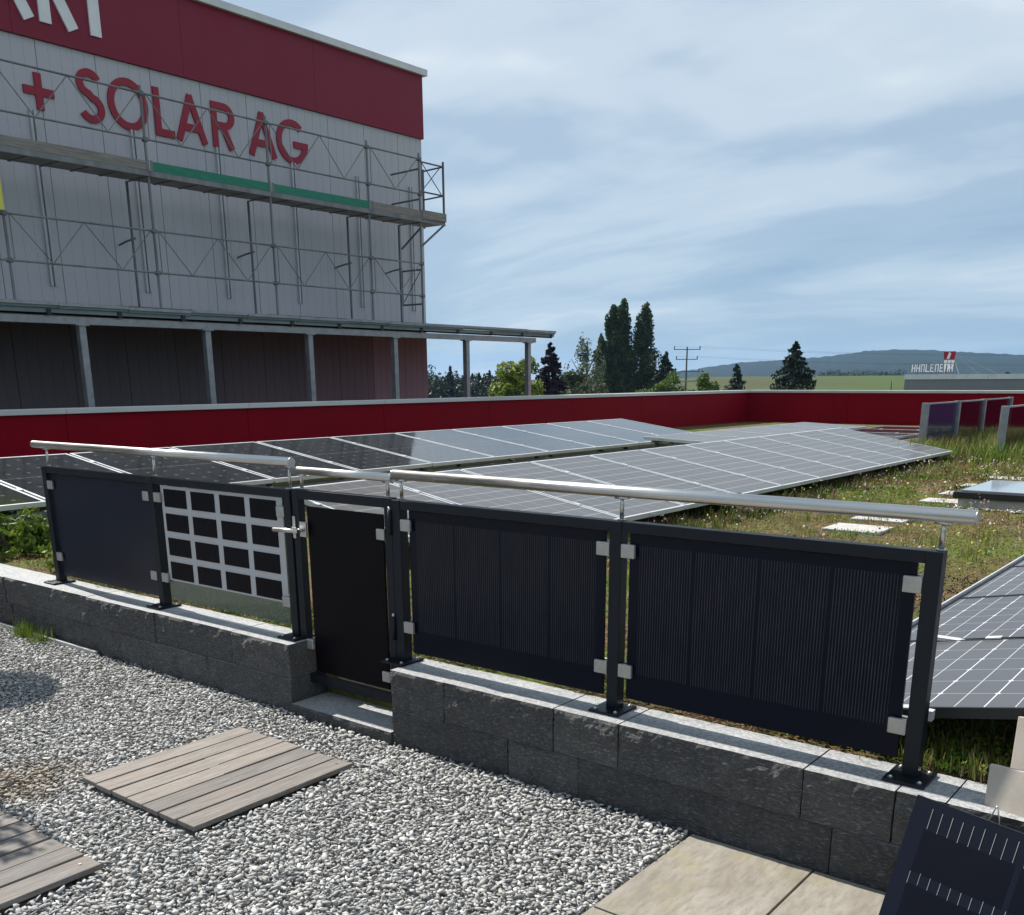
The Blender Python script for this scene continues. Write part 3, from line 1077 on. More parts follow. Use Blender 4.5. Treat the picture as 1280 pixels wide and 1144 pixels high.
# ================================================================== SOLAR ARRAYS ON THE GREEN ROOF
def pv_array(name, label, xr, zr, xl, zl, y1, dy, n, glass, fmat, gap=.022, rim=.014, legs=True, rail=False, fh=.036, cat='solar array', slopes=1):
    """a table of modules from the high edge (xr,zr) to the low edge (xl,zl), counted back from y1"""
    root = thing(name, ((xr + xl) / 2, y1 - dy * n / 2, ROOF), label, cat, 'solar arrays on the green roof')
    ln = math.hypot(xl - xr, zl - zr)
    ang = math.atan2(zr - zl, xl - xr) if xl > xr else -math.atan2(zr - zl, xr - xl)
    side = 1 if xl > xr else -1
    hx, hy = ln / 2, (dy - gap) / 2
    gme = MB().box((-hx + rim, -hy + rim, -.004), (hx - rim, hy - rim, .0)).mesh('glass', glass)
    fb = MB()
    fb.box((-hx, -hy, -fh), (hx, -hy + rim, .003))
    fb.box((-hx, hy - rim, -fh), (hx, hy, .003))
    fb.box((-hx, -hy + rim + .0002, -fh), (-hx + rim, hy - rim - .0002, .003))
    fb.box((hx - rim, -hy + rim + .0002, -fh), (hx, hy - rim - .0002, .003))
    fme = fb.mesh('frame', fmat)
    back = MB().box((-hx + rim, -hy + rim, -.010), (hx - rim, hy - rim, -.0045)).mesh('backsheet', M['alucap'])
    for i in range(n):
        yc = y1 - dy * (i + .5)
        o = bpy.data.objects.new('solar_module', gme)
        o.location = Vector(((xr + xl) / 2, yc, (zr + zl) / 2)) - origin(root)
        o.rotation_euler = (0, ang, 0)
        link(o, root)
        for nm, me in (('frame', fme), ('backsheet', back)):
            f_ = bpy.data.objects.new(nm, me)
            link(f_, o)
        for t_ in (-.30, .30):
            cl = bpy.data.objects.new('module_clamp', CLAMP)
            cl.location = (hx * t_ * 1.6, -hy - gap / 2, .0035)
            link(cl, o)
    cs, sn = math.cos(ang), math.sin(ang)
    ya, yb = y1 - dy * n + .05, y1 - .05

    def P_(u, drop):
        return ((xr + xl) / 2 + u * cs - drop * sn, (zr + zl) / 2 - u * sn - drop * cs)
    for u in (-hx * .78, hx * .82):
        x, z = P_(u, fh + .024)
        MB().bar((x, ya, z), (x, yb, z), .04, .04).build('rail', M['galv'], root)
    if rail:
        x, z = P_(hx - .03, fh + .045)
        MB().box((x - .02, ya, z - .07), (x + .02, yb, z + .0)).build('edge_rail', M['galvdark'], root)
        m_ = MB()
        yy = ya + .1
        while yy < yb - .1:
            m_.box((x + .0201, yy, z - .045), (x + .0225, yy + .055, z - .027))
            yy += .10
        o = m_.build('rail_slot', M['black'], root)
        o['kind'] = 'stuff'
    if legs:
        k = max(2, int(n / 2) + 1)
        for i in range(k):
            yy = ya + .12 + (yb - ya - .24) * i / (k - 1)
            for u in (-hx * .78, hx * .82):
                x, z = P_(u, fh + .046)
                MB().box((x - .022, yy - .022, ROOF - .02), (x + .022, yy + .022, z)).build('leg', M['galvdark'], root)
            xa, za = P_(-hx * .78, fh + .06)
            xb, zb = P_(hx * .82, fh + .06)
            if za - ROOF > .2:
                MB().bar((xa + .03, yy + .035, za), (xb - .03, yy + .035, ROOF + .05), .025, .025).build('brace', M['galvdark'], root)
    return root


CLAMP = MB().box((-.03, -.020, 0), (.03, .020, .006)).mesh('module_clamp', M['alu'])
pv_array('solar_array', 'long array of black glossy solar modules in front of the left red parapet', -6.532, .908, -4.791, .665, 12.187, 1.134, 12, M['pv_black'], M['alu'], rail=True, gap=.03, rim=.022)
pv_array('solar_array', 'long array of matt grey solar modules behind the right fence panels', -2.882, .811, -1.142, .511, 12.943, 1.03, 11, M['pv_grey'], M['alu'], gap=.024, rim=.020)
pv_array('solar_array', 'near grey array with bright cell lines right of the last fence post', 3.435, .775, 1.745, .447, 5.86, 1.146, 5, M['pv_near'], M['black'], gap=.020, rim=.012, fh=.034)
pv_array('solar_array', 'short array glimpsed between the black array and the grey array', -4.3, .80, -3.15, .75, 14.9, 1.14, 5, M['pv_grey'], M['alu'])
pv_array('solar_array', 'small dark red looking array by the parapet beyond the grey array', -3.75, .64, -2.30, .638, 17.6, 1.25, 3, M['pv_red'], M['alu'])
# bright edge trim along the low side of the near array, and its silver clamp
na_ = [o for o in COL.objects if o.get('label', '').startswith('near grey array')][0]
MB().bar((1.737, .13, .452), (1.737, 5.86, .452), .008, .030).build('edge_trim', M['alu'], na_)
MB().box((1.95, 1.255, .497), (2.10, 1.300, .510)).build('module_clamp', M['alu'], na_)
MB().box((2.222, .098, .515), (2.275, .1285, .549)).build('end_clamp', M['alu'], na_)

# upright tinted glass screens on steel posts
def screen(x, ys, z0, z1, label, mats):
    s = thing('glass_screen', (x, ys[0], ROOF), label, 'glass screen', 'tinted glass screens on the green roof')
    for y in ys:
        MB().box((x - .05, y - .045, ROOF - .02), (x + .05, y + .045, z1 + .03)).build('post', M['galv'], s, at=(x, y, ROOF), bevel=.004)
    for i, (a, c) in enumerate(zip(ys, ys[1:])):
        MB().box((x - .012, a + .07, z0), (x + .012, c - .07, z1)).build('solar_glass', mats[i % len(mats)], s, at=(x, (a + c) / 2, (z0 + z1) / 2))
        MB().box((x - .02, a + .0455, z0 - .03), (x + .02, c - .0455, z0 - .0005)).build('lower_rail', M['galv'], s)
        MB().box((x - .02, a + .0455, z1 + .0005), (x + .02, c - .0455, z1 + .024)).build('upper_rail', M['galv'], s)
    return s


screen(-1.94, [14.1, 15.95, 17.7, 19.8], .52, 1.15, 'row of three dark blue and purple glass screens between grey posts', [M['blueglass'], M['redglass'], M['redglass']])
screen(-.62, [13.55, 15.4, 17.25], .50, 1.13, 'second row of red tinted glass screens at the right edge', [M['redglass']])

# skylight
sk = thing('skylight', (1.15, 7.7, ROOF), 'flat roof skylight with black rim and pale glass on a grey curb', 'skylight')
MB().box((.48, 7.17, ROOF - .02), (1.88, 8.37, .455)).build('curb', M['concrete'], sk, bevel=.004)
MB().box((.44, 7.12, .456), (1.92, 8.42, .520)).build('rim', M['black'], sk, bevel=.006)
MB().box((.50, 7.18, .5205), (1.86, 8.36, .536)).build('glass', M['skyglass'], sk, bevel=.003)
MB().box((1.30, 7.11, ROOF + .01), (1.36, 7.1685, .42)).build('latch', M['whiteframe'], sk, bevel=.004)

# stepping slabs
for (x, y, w, d, lab) in ((.235, 5.14, .47, .40, 'nearest pale stepping slab, just above the right fence panel'), (.20, 5.86, .46, .36, 'second pale stepping slab, partly overgrown behind the nearest one'),
                          (.27, 7.52, .42, .34, 'third pale stepping slab in front of the skylight'), (.24, 8.30, .42, .36, 'fourth pale stepping slab beside the skylight curb'),
                          (.20, 9.25, .42, .36, 'fifth pale stepping slab level with the back of the skylight'), (.20, 10.4, .42, .38, 'farthest pale stepping slab in the moss beyond the skylight')):
    o = MB().box((x - w / 2, y - d / 2, ROOF - .02), (x + w / 2, y + d / 2, ROOF + .024)).build('stepping_slab', M['concrete'], at=(x, y, ROOF), bevel=.005)
    o.rotation_euler = (0, 0, R(random.uniform(-2, 2)))
    tag(o, lab, 'slab', 'stepping slabs across the green roof')

# ================================================================== PARAPET
XPA, YPA, ZPA = -10.0, 24.5, 1.25


def parapet(name, label, axis):
    if axis == 'Y':
        pr = thing(name, (XPA, 10, ROOF), label, 'parapet', 'red parapet walls')
        a, c = -6.0, YPA
    else:
        pr = thing(name, (0, YPA, ROOF), label, 'parapet', 'red parapet walls')
        a, c = XPA, 12.0
    step = 2.95
    n = int((c - a) / step) + 1
    for i in range(n):
        s0, s1 = (c - (i + 1) * step, c - i * step) if axis == 'Y' else (a + i * step, a + (i + 1) * step)
        if axis == 'Y':
            s0 = max(s0, a)
            MB().box((XPA - .25, s0 + .003, -6.4), (XPA, s1 + (.25 if i == 0 else -.003), ZPA - .07)).build('cladding_panel', M['red'], pr, at=(XPA, (s0 + s1) / 2, .8))
            MB().box((XPA - .29, s0 + .002, ZPA - .07), (XPA + .045, s1 + (.045 if i == 0 else 0) - .002, ZPA)).build('coping', M['alucap'], pr, at=(XPA, (s0 + s1) / 2, ZPA), bevel=.006)
        else:
            s1 = min(s1, c)
            MB().box((s0 + .003, YPA, -6.4), (s1 - .003, YPA + .25, ZPA - .07)).build('cladding_panel', M['red'], pr, at=((s0 + s1) / 2, YPA, .8))
            MB().box((s0 + (.05 if i == 0 else 0) + .002, YPA - .045, ZPA - .07), (s1 - .002, YPA + .29, ZPA)).build('coping', M['alucap'], pr, at=((s0 + s1) / 2, YPA, ZPA), bevel=.006)
    return pr


parapet('parapet', 'long dark red parapet wall with grey coping behind the black solar array', 'Y')
parapet('parapet', 'dark red parapet wall with pale coping right of the corner, behind the glass screens', 'X')

# ================================================================== BUILDING
XW = -14.6
Y_END = 15.86
bd = thing('building', (XW - 6, 6, -6.5), 'grey clad hall with red roof band and large red lettering', 'building')
MB().box((XW - 12, -6.3, -6.5), (XW - .06, Y_END - .03, 8.36)).build('core', M['greypaint'], bd)


def clad_panel(y0, y1, z0, z1, ribs=5, depth=.02, mat=M['clad'], name='cladding_panel'):
    """sheet with shallow grooves: profile along Y, extruded in Z"""
    pr = [(y0 + .006, -.05)]
    w = (y1 - y0) / ribs
    for i in range(ribs):
        a, c = y0 + i * w, y0 + (i + 1) * w
        ga = .006 if i == 0 else .011
        gc = .006 if i == ribs - 1 else .011
        if i > 0:
            pr += [(a + .006, -.005)]
        pr += [(a + ga, 0.0), (c - gc, 0.0)]
        if i < ribs - 1:
            pr += [(c - .006, -.005)]
    pr += [(y1 - .006, -.05)]
    return MB().prism([(XW + d, y, z0) for y, d in pr], (0, 0, z1 - z0)).build(name, mat, bd, at=(XW, (y0 + y1) / 2, z0))


seams = [6.58 + 1.06 * k for k in range(-12, 9)] + [Y_END]
for a, c in zip(seams, seams[1:]):
    clad_panel(a, c, 2.62, 7.03, 5 if c - a > .9 else 4)
    clad_panel(a, c, -6.4, 2.615, 5 if c - a > .9 else 4, mat=M['cladshade'] if a < 8.9 else M['cladshademid'] if a < 10.9 else M['cladshadewine'] if a < 13 else M['cladshadepink'])  # shade under the canopy and reddish reflected light painted in, panel by panel
rb = [6.2 + 3.2 * k for k in range(-4, 4)] + [Y_END + .04]
rb = [y for y in rb if y < Y_END - .5] + [Y_END + .04]
for a, c in zip(rb, rb[1:]):
    MB().box((XW - .05, a + .003, 7.035), (XW + .05, c - .003, 8.36)).build('red_band', M['redband'], bd, at=(XW, (a + c) / 2, 7.7))
MB().box((XW - 12, Y_END - .0295, -6.4), (XW - .051, Y_END, 7.03)).build('end_wall', M['clad'], bd)
MB().box((XW - 12, Y_END - .0295, 7.035), (XW - .0505, Y_END + .04, 8.36)).build('end_band', M['redband'], bd)
cp = [-6.5 + 3.75 * k for k in range(6)] + [Y_END + .14]
for a, c in zip(cp, cp[1:]):
    MB().box((XW - 12.1, a, 8.361), (XW + .13, c - .004, 8.49)).build('roof_coping', M['whiteframe'], bd, at=(XW, (a + c) / 2, 8.4))


# lettering: strokes on the facade plane, (y, z)
def arc(cy_, cz_, ry, rz, a0, a1, n=22):
    return [(cy_ + ry * math.cos(R(a0 + (a1 - a0) * i / n)), cz_ + rz * math.sin(R(a0 + (a1 - a0) * i / n))) for i in range(n + 1)]


def ribbon(mb, pts, w, x, th=.03, closed=False):
    n = len(pts)
    Lf, Rt = [], []
    for i, (y, z) in enumerate(pts):
        if closed:
            p0, p1 = pts[(i - 1) % n], pts[(i + 1) % n]
        else:
            p0, p1 = pts[max(i - 1, 0)], pts[min(i + 1, n - 1)]
        d = Vector((p1[0] - p0[0], p1[1] - p0[1])).normalized()
        nx_, nz_ = -d.y * w / 2, d.x * w / 2
        Lf.append((y + nx_, z + nz_))
        Rt.append((y - nx_, z - nz_))
    m_ = n if closed else n - 1
    for i in range(m_):
        j = (i + 1) % n
        q = [(x, *Lf[i]), (x, *Lf[j]), (x, *Rt[j]), (x, *Rt[i])]
        mb.prism(q, (th, 0, 0))


def letter(strokes, w, mat, label, x=XW + .001, parent=bd):
    mb = MB()
    for i, s in enumerate(strokes):
        closed = s[0] == 'closed'
        # neighbouring strokes lie a hair in front of each other so that no faces coincide
        ribbon(mb, s[1] if closed else s, w, x, .03 + .0023 * i, closed)
    o = mb.build('sign_letter', mat, bd)
    o['label'] = label
    return o


t_ = .125
zb, zt = 5.955, 6.755
letter([[(6.275, 6.25), (6.805, 6.25)], [(6.54, 5.97), (6.54, 6.53)]], .125, M['letter_red'], 'red plus sign')
S_up = arc(7.47, 6.555, .175, .165, 25, 262)
S_lo = arc(7.47, 6.165, .185, .17, 80, -152)
letter([S_up + S_lo], t_, M['letter_red'], 'red letter S')
letter([('closed', arc(8.19, 6.36, .335, .36, 0, 360 - 9, 39))], t_, M['letter_red'], 'red letter O')
letter([[(8.775, zb), (8.775, zt)], [(8.835, zb + .06), (9.11, zb + .06)]], t_, M['letter_red'], 'red letter L')
letter([[(9.205, zb), (9.505, zt)], [(9.475, zt), (9.775, zb)], [(9.32, 6.20), (9.66, 6.20)]], t_, M['letter_red'], 'red letter A')
letter([[(10.02, zb), (10.02, zt)], [(10.08, zt - .06)] + arc(10.24, 6.525, .185, .17, 90, -90, 14) + [(10.08, 6.355)], [(10.20, 6.36), (10.395, zb)]], t_, M['letter_red'], 'red letter R')
letter([[(10.865, zb), (11.17, zt)], [(11.14, zt), (11.445, zb)], [(10.98, 6.20), (11.33, 6.20)]], t_, M['letter_red'], 'red letter A')
letter([arc(11.925, 6.35, .345, .355, 48, 358, 34), [(11.96, 6.305), (12.335, 6.305)]], t_, M['letter_red'], 'red letter G')
XB = XW + .051
zb2, zt2, w2 = 7.30, 8.345, .20
letter([[(5.55, zb2), (5.98, zt2)], [(5.94, zt2), (6.50, zb2)], [(5.72, 7.62), (6.30, 7.62)]], w2, M['letter_white'], 'white letter A', XB)
letter([[(6.78, zb2), (6.78, zt2)], [(6.88, zt2 - .10)] + arc(7.03, 8.02, .22, .225, 90, -90, 14) + [(6.88, 7.795)], [(7.00, 7.80), (7.26, zb2)]], w2, M['letter_white'], 'white letter R', XB)
letter([[(7.675, zb2), (7.675, zt2)], [(7.28, zt2 - .09), (8.07, zt2 - .09)]], w2, M['letter_white'], 'white letter T', XB)

# paired mounting rails on the facade
for y in (2.64, 4.51, 6.375, 8.225, 10.05, 11.90, 13.73, 15.43):
    m_ = MB()
    m_.box((XW + .002, y - .055, 3.2), (XW + .05, y - .015, 5.95))
    m_.box((XW + .002, y + .02, 3.2), (XW + .05, y + .06, 5.95))
    m_.build('mounting_rail', M['palerail'], bd)

# ------------------------------------------------------------------ canopy of steel posts and sheets along the facade
cn = thing('canopy', (-13, 9, -6.4), 'long low steel canopy on slim galvanised posts along the facade', 'canopy')
XC = -12.35
for k in range(9):
    y = 5.53 + 2.304 * (k - 3)
    MB().box((XC - .055, y - .055, -6.4), (XC + .055, y + .055, 2.43)).build('post', M['galv'], cn, at=(XC, y, 0))
    MB().box((XC - .08, y - .11, 2.4305), (XC + .08, y + .11, 2.449)).build('head_plate', M['galv'], cn)
MB().box((XC - .06, -3, 2.45), (XC + .06, 17.30, 2.56)).build('beam', M['galv'], cn)


def sl_z(x):      # slope of the canopy towards the wall
    return 2.66 + (XC + .15 - x) * .075


rafter = None
for k in range(18):
    y = 17.86 - 1.17 * k
    MB().add([(XC + .12, y - .035, 2.565), (XC + .12, y + .035, 2.565), (XC + .12, y + .035, 2.655), (XC + .12, y - .035, 2.655),
              (XW + .05, y - .035, 2.565 + .16), (XW + .05, y + .035, 2.565 + .16), (XW + .05, y + .035, 2.655 + .16), (XW + .05, y - .035, 2.655 + .16)],
             [(3, 2, 1, 0), (4, 5, 6, 7), (0, 1, 5, 4), (1, 2, 6, 5), (2, 3, 7, 6), (3, 0, 4, 7)]).build('rafter', M['black'], cn)
for k in range(18):
    ya, yb = 18.0 - 1.17 * (k + 1), 18.0 - 1.17 * k
    dz = (k % 3) * .006 + random.uniform(-.004, .004)
    x0, x1 = XC + .17, XW + .06
    z0, z1 = sl_z(x0) + dz, sl_z(x1) + dz
    for (nm, za, zc_, mt, xo) in (('roof_sheet', .035, .080, M['galv'], 0), ('sheet_underside', .0, .0345, M['teal'], -.03)):
        MB().add([(x0 + xo, ya + .004, z0 + za), (x0 + xo, yb - .004, z0 + za), (x0 + xo, yb - .004, z0 + zc_), (x0 + xo, ya + .004, z0 + zc_),
                  (x1, ya + .004, z1 + za), (x1, yb - .004, z1 + za), (x1, yb - .004, z1 + zc_), (x1, ya + .004, z1 + zc_)],
                 [(3, 2, 1, 0), (4, 5, 6, 7), (0, 1, 5, 4), (1, 2, 6, 5), (2, 3, 7, 6), (3, 0, 4, 7)]).build(nm, mt, cn, at=(x0, (ya + yb) / 2, z0))
MB().box((XC + .06, -3, 2.60), (XC + .10, 18.0, 2.665)).build('purlin', M['teal'], cn)

# ------------------------------------------------------------------ scaffold
sf = thing('scaffold', (-13.7, 9, 2.8), 'tubular steel scaffold with plank deck and green toe boards in front of the facade', 'scaffold')
XO, XI = -13.35, -14.03
YS = [-.15, 2.45, 5.05, 7.65, 10.25, 12.85, 14.42]
TR = .024


def tb(a, c, r=TR, name='tube', mat='scaftube', n=8):
    return MB().tube([a, c], r, n).build(name, M[mat], sf)


for y in YS:
    last = y == YS[-1]
    tb((XO, y, 2.83), (XO, y, 6.36), TR, 'upright')
    tb((XI, y, 2.87), (XI, y, 4.97 if not last else 4.97), TR, 'upright', 'galvdark')
    MB().box((XO - .07, y - .07, 2.80), (XO + .07, y + .07, 2.829)).build('foot_plate', M['galvdark'], sf)
    MB().box((XI - .07, y - .07, 2.845), (XI + .07, y + .07, 2.869)).build('foot_plate', M['galvdark'], sf)
    tb((XO - .03, y, 4.962), (XI, y, 4.962), .012, 'transom', 'galvdark')
    MB().tube([(XI, y + .06, 4.05), (XI - .30, y + .06, 4.02), (XW + .03, y + .06, 3.98)], .018, 8).build('wall_tie', M['galvdark'], sf)
for y in YS:
    for z in (6.24, 5.54, 5.0, 4.10, 3.42):
        MB().box((XO - .035, y - .04, z - .035), (XO + .045, y + .04, z + .035)).build('coupler', M['galvdark'], sf, bevel=.008)
tb((-14.22, YS[-1], 6.03), (-13.36, YS[-1], 6.05), .02, 'wall_tie', 'galvdark')
tb((-14.22, YS[-1], 5.42), (-13.36, YS[-1], 5.44), .02, 'wall_tie', 'galvdark')


def lattice(y0, y1, zt_, zb_, x=XO + .03, half=False):
    m_ = MB()
    m_.tube([(x, y0 + .03, zt_), (x, y1 - .03, zt_)], .017, 8)
    m_.tube([(x, y0 + .03, zb_), (x, y1 - .03, zb_)], .017, 8)
    m_.tube([(x, y0 + .07, zt_), (x, y0 + .07, zb_)], .010, 6)
    k = 2 if half else 4
    for i in range(k):
        ya, yb = y0 + .08 + (y1 - y0 - .16) * i / k, y0 + .08 + (y1 - y0 - .16) * (i + 1) / k
        za, zb_2 = (zt_, zb_) if i % 2 == 0 else (zb_, zt_)
        m_.tube([(x, ya, za), (x, yb, zb_2)], .0085, 6)
    m_.build('guard_rail', M['scaftube'], sf)


for a, c in zip(YS, YS[1:]):
    hf_ = c - a < 2
    lattice(a, c, 6.24, 5.54, half=hf_)
    lattice(a, c, 4.10, 3.42, half=hf_)
    # deck: three boards with steel edge frames
    for i in range(3):
        x0 = XO + .02 - .22 * i
        MB().box((x0 - .215, a + .02, 4.985), (x0, c - .02, 5.045)).build('deck_board', M['scafwood'], sf, at=(x0 - .1, (a + c) / 2, 5.0))
    MB().box((XO + .021, a + .005, 4.965), (XO + .055, c - .005, 5.050)).build('deck_edge', M['scaftube'], sf)
    k = 5 if not hf_ else 3
    for i in range(1, k):
        yy = a + (c - a) * i / k
        MB().box((XO - .65, yy - .02, 4.972), (XO + .02, yy + .02, 4.9845)).build('cross_bar', M['galvdark'], sf)
    mt = M['green'] if 7.0 < a < 12 else M['scafwood']
    MB().box((XO + .025, a + .05, 5.053), (XO + .055, c - .05, 5.200)).build('toe_board', mt, sf, at=(XO, (a + c) / 2, 5.1))
    for y in (a + .02, c - .05):
        MB().box((XO + .0555, y, 5.04), (XO + .062, y + .05, 5.215)).build('toe_board_bracket', M['scaftube'], sf)
# bracket bay hanging past the corner
ye = 15.21
MB().box((XO - .6, YS[-1] + .03, 4.99), (XO + .02, ye, 5.045)).build('deck_board', M['scafwood'], sf)
MB().box((XO + .025, YS[-1] + .03, 5.047), (XO + .05, ye, 5.22)).build('toe_board', M['scafwood'], sf)
MB().box((XO - .6, ye + .001, 5.047), (XO + .05, ye + .026, 5.22)).build('toe_board', M['scafwood'], sf)
MB().box((XO + .021, YS[-1], 4.965), (XO + .05, ye, 4.9885)).build('deck_edge', M['scaftube'], sf)
tb((XO, ye, 4.97), (XO, ye, 6.30), .026, 'upright', 'galvdark')
tb((XO - .62, ye, 4.97), (XO - .62, ye, 6.22), .024, 'upright', 'galvdark')
for z in (6.2, 5.6):
    tb((XO, YS[-1], z), (XO, ye, z), .018, 'guard_rail', 'galvdark')
    tb((XO, ye, z), (XO - .62, ye, z - .02), .018, 'guard_rail', 'galvdark')
tb((XO - .02, YS[-1] + .12, 6.18), (XO - .02, ye - .05, 5.62), .010, 'diagonal', 'galvdark')
tb((XO - .05, YS[-1] + .12, 5.62), (XO - .05, ye - .05, 6.18), .010, 'diagonal', 'galvdark')
tb((XO, YS[-1] + .08, 5.62), (XO, YS[-1] + .08, 6.2), .014, 'diagonal', 'galvdark')
tb((XO, YS[-1], 4.46), (XO, ye, 4.99), .024, 'bracket', 'galvdark')
tb((XO - .6, YS[-1], 4.46), (XO, YS[-1], 4.85), .022, 'bracket', 'galvdark')
# end frame
m_ = MB()
for z in (3.98, 3.25):
    m_.tube([(XO, YS[-1], z), (XI + .06, YS[-1], z)], .02, 8)
m_.tube([(XI + .06, YS[-1], 3.25), (XI + .06, YS[-1], 3.98)], .014, 8)
m_.tube([(XI + .10, YS[-1], 3.32), (XO - .05, YS[-1], 3.95)], .010, 6)
m_.build('end_frame', M['galvdark'], sf)
o = MB().box((XO + .06, 4.60, 4.13), (XO + .075, 5.04, 4.72)).build('warning_sign', M['yellow'], bevel=.004)
tag(o, 'yellow sign sheet hung on the scaffold at the left edge of the picture', 'sign')

# ================================================================== FAR BUILDING WITH ROOF SIGN
fb_ = thing('far_building', (-8, 70, -6.5), 'flat grey commercial building with pale roof edge beyond the right parapet', 'building')
MB().box((-17.97, 63.9, -6.5), (12, 80, 1.44)).build('wall', M['greypaint'], fb_)
for k in range(6):
    x0 = -18.0 + 5.02 * k
    MB().box((x0 + .01, 63.84, 1.441), (x0 + 5.01, 80.1, 1.74)).build('roof_edge', M['whiteframe'], fb_, at=(x0 + 2.5, 63.9, 1.6))
rs_ = thing('roof_sign', (-16.6, 64.6, 1.74), 'row of small white letter shapes on a frame on the far roof', 'sign')
m_ = MB()
m_.box((-17.9, 64.62, 1.80), (-15.25, 64.66, 1.86))
m_.box((-17.9, 64.62, 2.36), (-15.25, 64.66, 2.40))
for x in np.arange(-17.9, -15.2, .44):
    m_.box((x - .02, 64.64, 1.74), (x + .02, 64.68, 2.46))
m_.build('frame', M['galvdark'], rs_)
rr = random.Random(5)
x = -17.8
while x < -15.4:
    m_ = MB()
    kind = rr.randrange(4)
    w = .20
    m_.box((x, 64.55, 1.9), (x + .03, 64.60, 2.36))
    if kind in (0, 2):
        m_.box((x + w - .03, 64.55, 1.9), (x + w, 64.60, 2.36))
    if kind in (0, 1):
        m_.box((x + .051, 64.552, 2.30), (x + w - .051, 64.60, 2.36))
    if kind in (1, 3):
        m_.box((x + .051, 64.552, 1.9), (x + w - .001, 64.60, 1.95))
    if kind in (2, 1):
        m_.box((x + .051, 64.552, 2.1), (x + w - .051, 64.60, 2.16))
    m_.build('letter_shape', M['letter_white'], rs_)
    x += .285
em = thing('roof_emblem', (-15.75, 66, 1.74), 'red and white tapering emblem board on the far roof', 'sign')
MB().prism([(-16.02, 65.0, 2.62), (-15.40, 65.0, 2.62), (-15.34, 65.0, 3.12), (-16.08, 65.0, 3.12)], (0, .06, 0)).build('red_board', M['letter_red'], em)
MB().prism([(-15.86, 64.97, 2.66), (-15.70, 64.97, 2.66), (-15.62, 64.97, 3.0), (-15.74, 64.97, 3.08)], (0, .025, 0)).build('white_mark', M['letter_white'], em)
for x in (-15.92, -15.70, -15.48):
    MB().prism([(x - .03, 65.0, 2.05), (x + .03, 65.0, 2.05), (x + .085, 65.0, 2.60), (x - .085, 65.0, 2.60)], (0, .06, 0)).build('white_bar', M['letter_white'], em)
for (xa, xb) in ((-15.9, -16.0), (-15.4, -15.1)):
    MB().tube([(xa, 65.05, 2.6), (xb, 65.3, 1.74)], .02, 6).build('strut', M['galv'], em)
for (xb, yb) in ((-14.1, 66), (-13.2, 67)):
    MB().tube([(-15.5, 65.05, 3.0), (xb, yb, 1.74)], .008, 5).build('guy_wire', M['galv'], em)

# ================================================================== TREES
def crown_points(kind, h, w, n, rr):
    """leaf positions through a crown's volume; origin at the crown's base"""
    out = []
    if kind == 'poplar':
        k0 = 34
        for i in range(k0):
            f = (i + .5) / k0
            zc_ = (.06 + .86 * f) * h
            off = rr.uniform(.0, .38) * w * (1.0 - .55 * f ** 2) * (1 if i < k0 - 2 else .2)
            a = rr.uniform(0, 6.28)
            hh, ww = h * rr.uniform(.08, .16), w * rr.uniform(.09, .19) * (1.1 - .45 * f ** 3)
            hh = min(hh, h - zc_ + .02 * h)
            k = int(n / k0)
            v = RNG.normal(size=(k, 3))
            v /= np.linalg.norm(v, axis=1, keepdims=True)
            v *= (RNG.uniform(0, 1, k) ** .42)[:, None]
            out.append(np.stack([off * math.cos(a) + v[:, 0] * ww, off * math.sin(a) + v[:, 1] * ww, zc_ + v[:, 2] * hh], -1))
    elif kind == 'spruce':
        tiers = int(14 + h * 2.0)
        for i in range(tiers):
            f = i / tiers
            rad = w / 2 * (1 - f) ** .85 * rr.uniform(.82, 1.12)
            nb = max(4, int(11 * (1 - f) + 3))
            for b_ in range(nb):
                a = rr.uniform(0, 6.28)
                z0 = h * (.03 + .95 * min(1, max(0, f + rr.uniform(-.6, .6) / tiers)))
                rl = rad * rr.uniform(.6, 1.1)
                k = max(8, int(n / (tiers * nb) * (1.5 - f)))
                t2 = RNG.uniform(0.05, 1, k) ** .8
                wid = .22 * rl * (1.1 - t2)
                s_ = RNG.normal(0, 1, k) * wid
                x = np.cos(a) * rl * t2 - np.sin(a) * s_
                y = np.sin(a) * rl * t2 + np.cos(a) * s_
                z = z0 - rl * .32 * t2 ** 1.3 + rl * .12 * t2 ** 4 - np.abs(RNG.normal(0, .13, k)) * rl
                out.append(np.stack([x, y, z], -1))
    else:
        nc = {'round': 46, 'birch': 60, 'bush': 26}[kind]
        for _ in range(nc):
            while True:
                x, y, z = rr.uniform(-1, 1), rr.uniform(-1, 1), rr.uniform(0, 1)
                sh = {'round': math.sqrt(max(0, 1 - (2 * z - .92) ** 2)) * (1.02 - .25 * z), 'birch': (math.sin(math.pi * min(1, z * .9 + .08)) ** .6) * (1.1 - .6 * z), 'bush': math.sqrt(max(0, 1 - z * z))}[kind]
                if x * x + y * y < sh * sh:
                    break
            cr_ = {'round': .23, 'birch': .15, 'bush': .27}[kind] * rr.uniform(.65, 1.25)
            k = int(n / nc)
            v = RNG.normal(size=(k, 3))
            v /= np.linalg.norm(v, axis=1, keepdims=True)
            v *= (RNG.uniform(0, 1, k) ** .4)[:, None]
            p_ = np.stack([x * w / 2 + v[:, 0] * cr_ * w / 2 * 1.05, y * w / 2 + v[:, 1] * cr_ * w / 2 * 1.05, z * h + v[:, 2] * cr_ * min(w / 2, h) * (1.0 if kind != 'birch' else 2.6)], -1)
            out.append(p_)
    return np.concatenate(out)


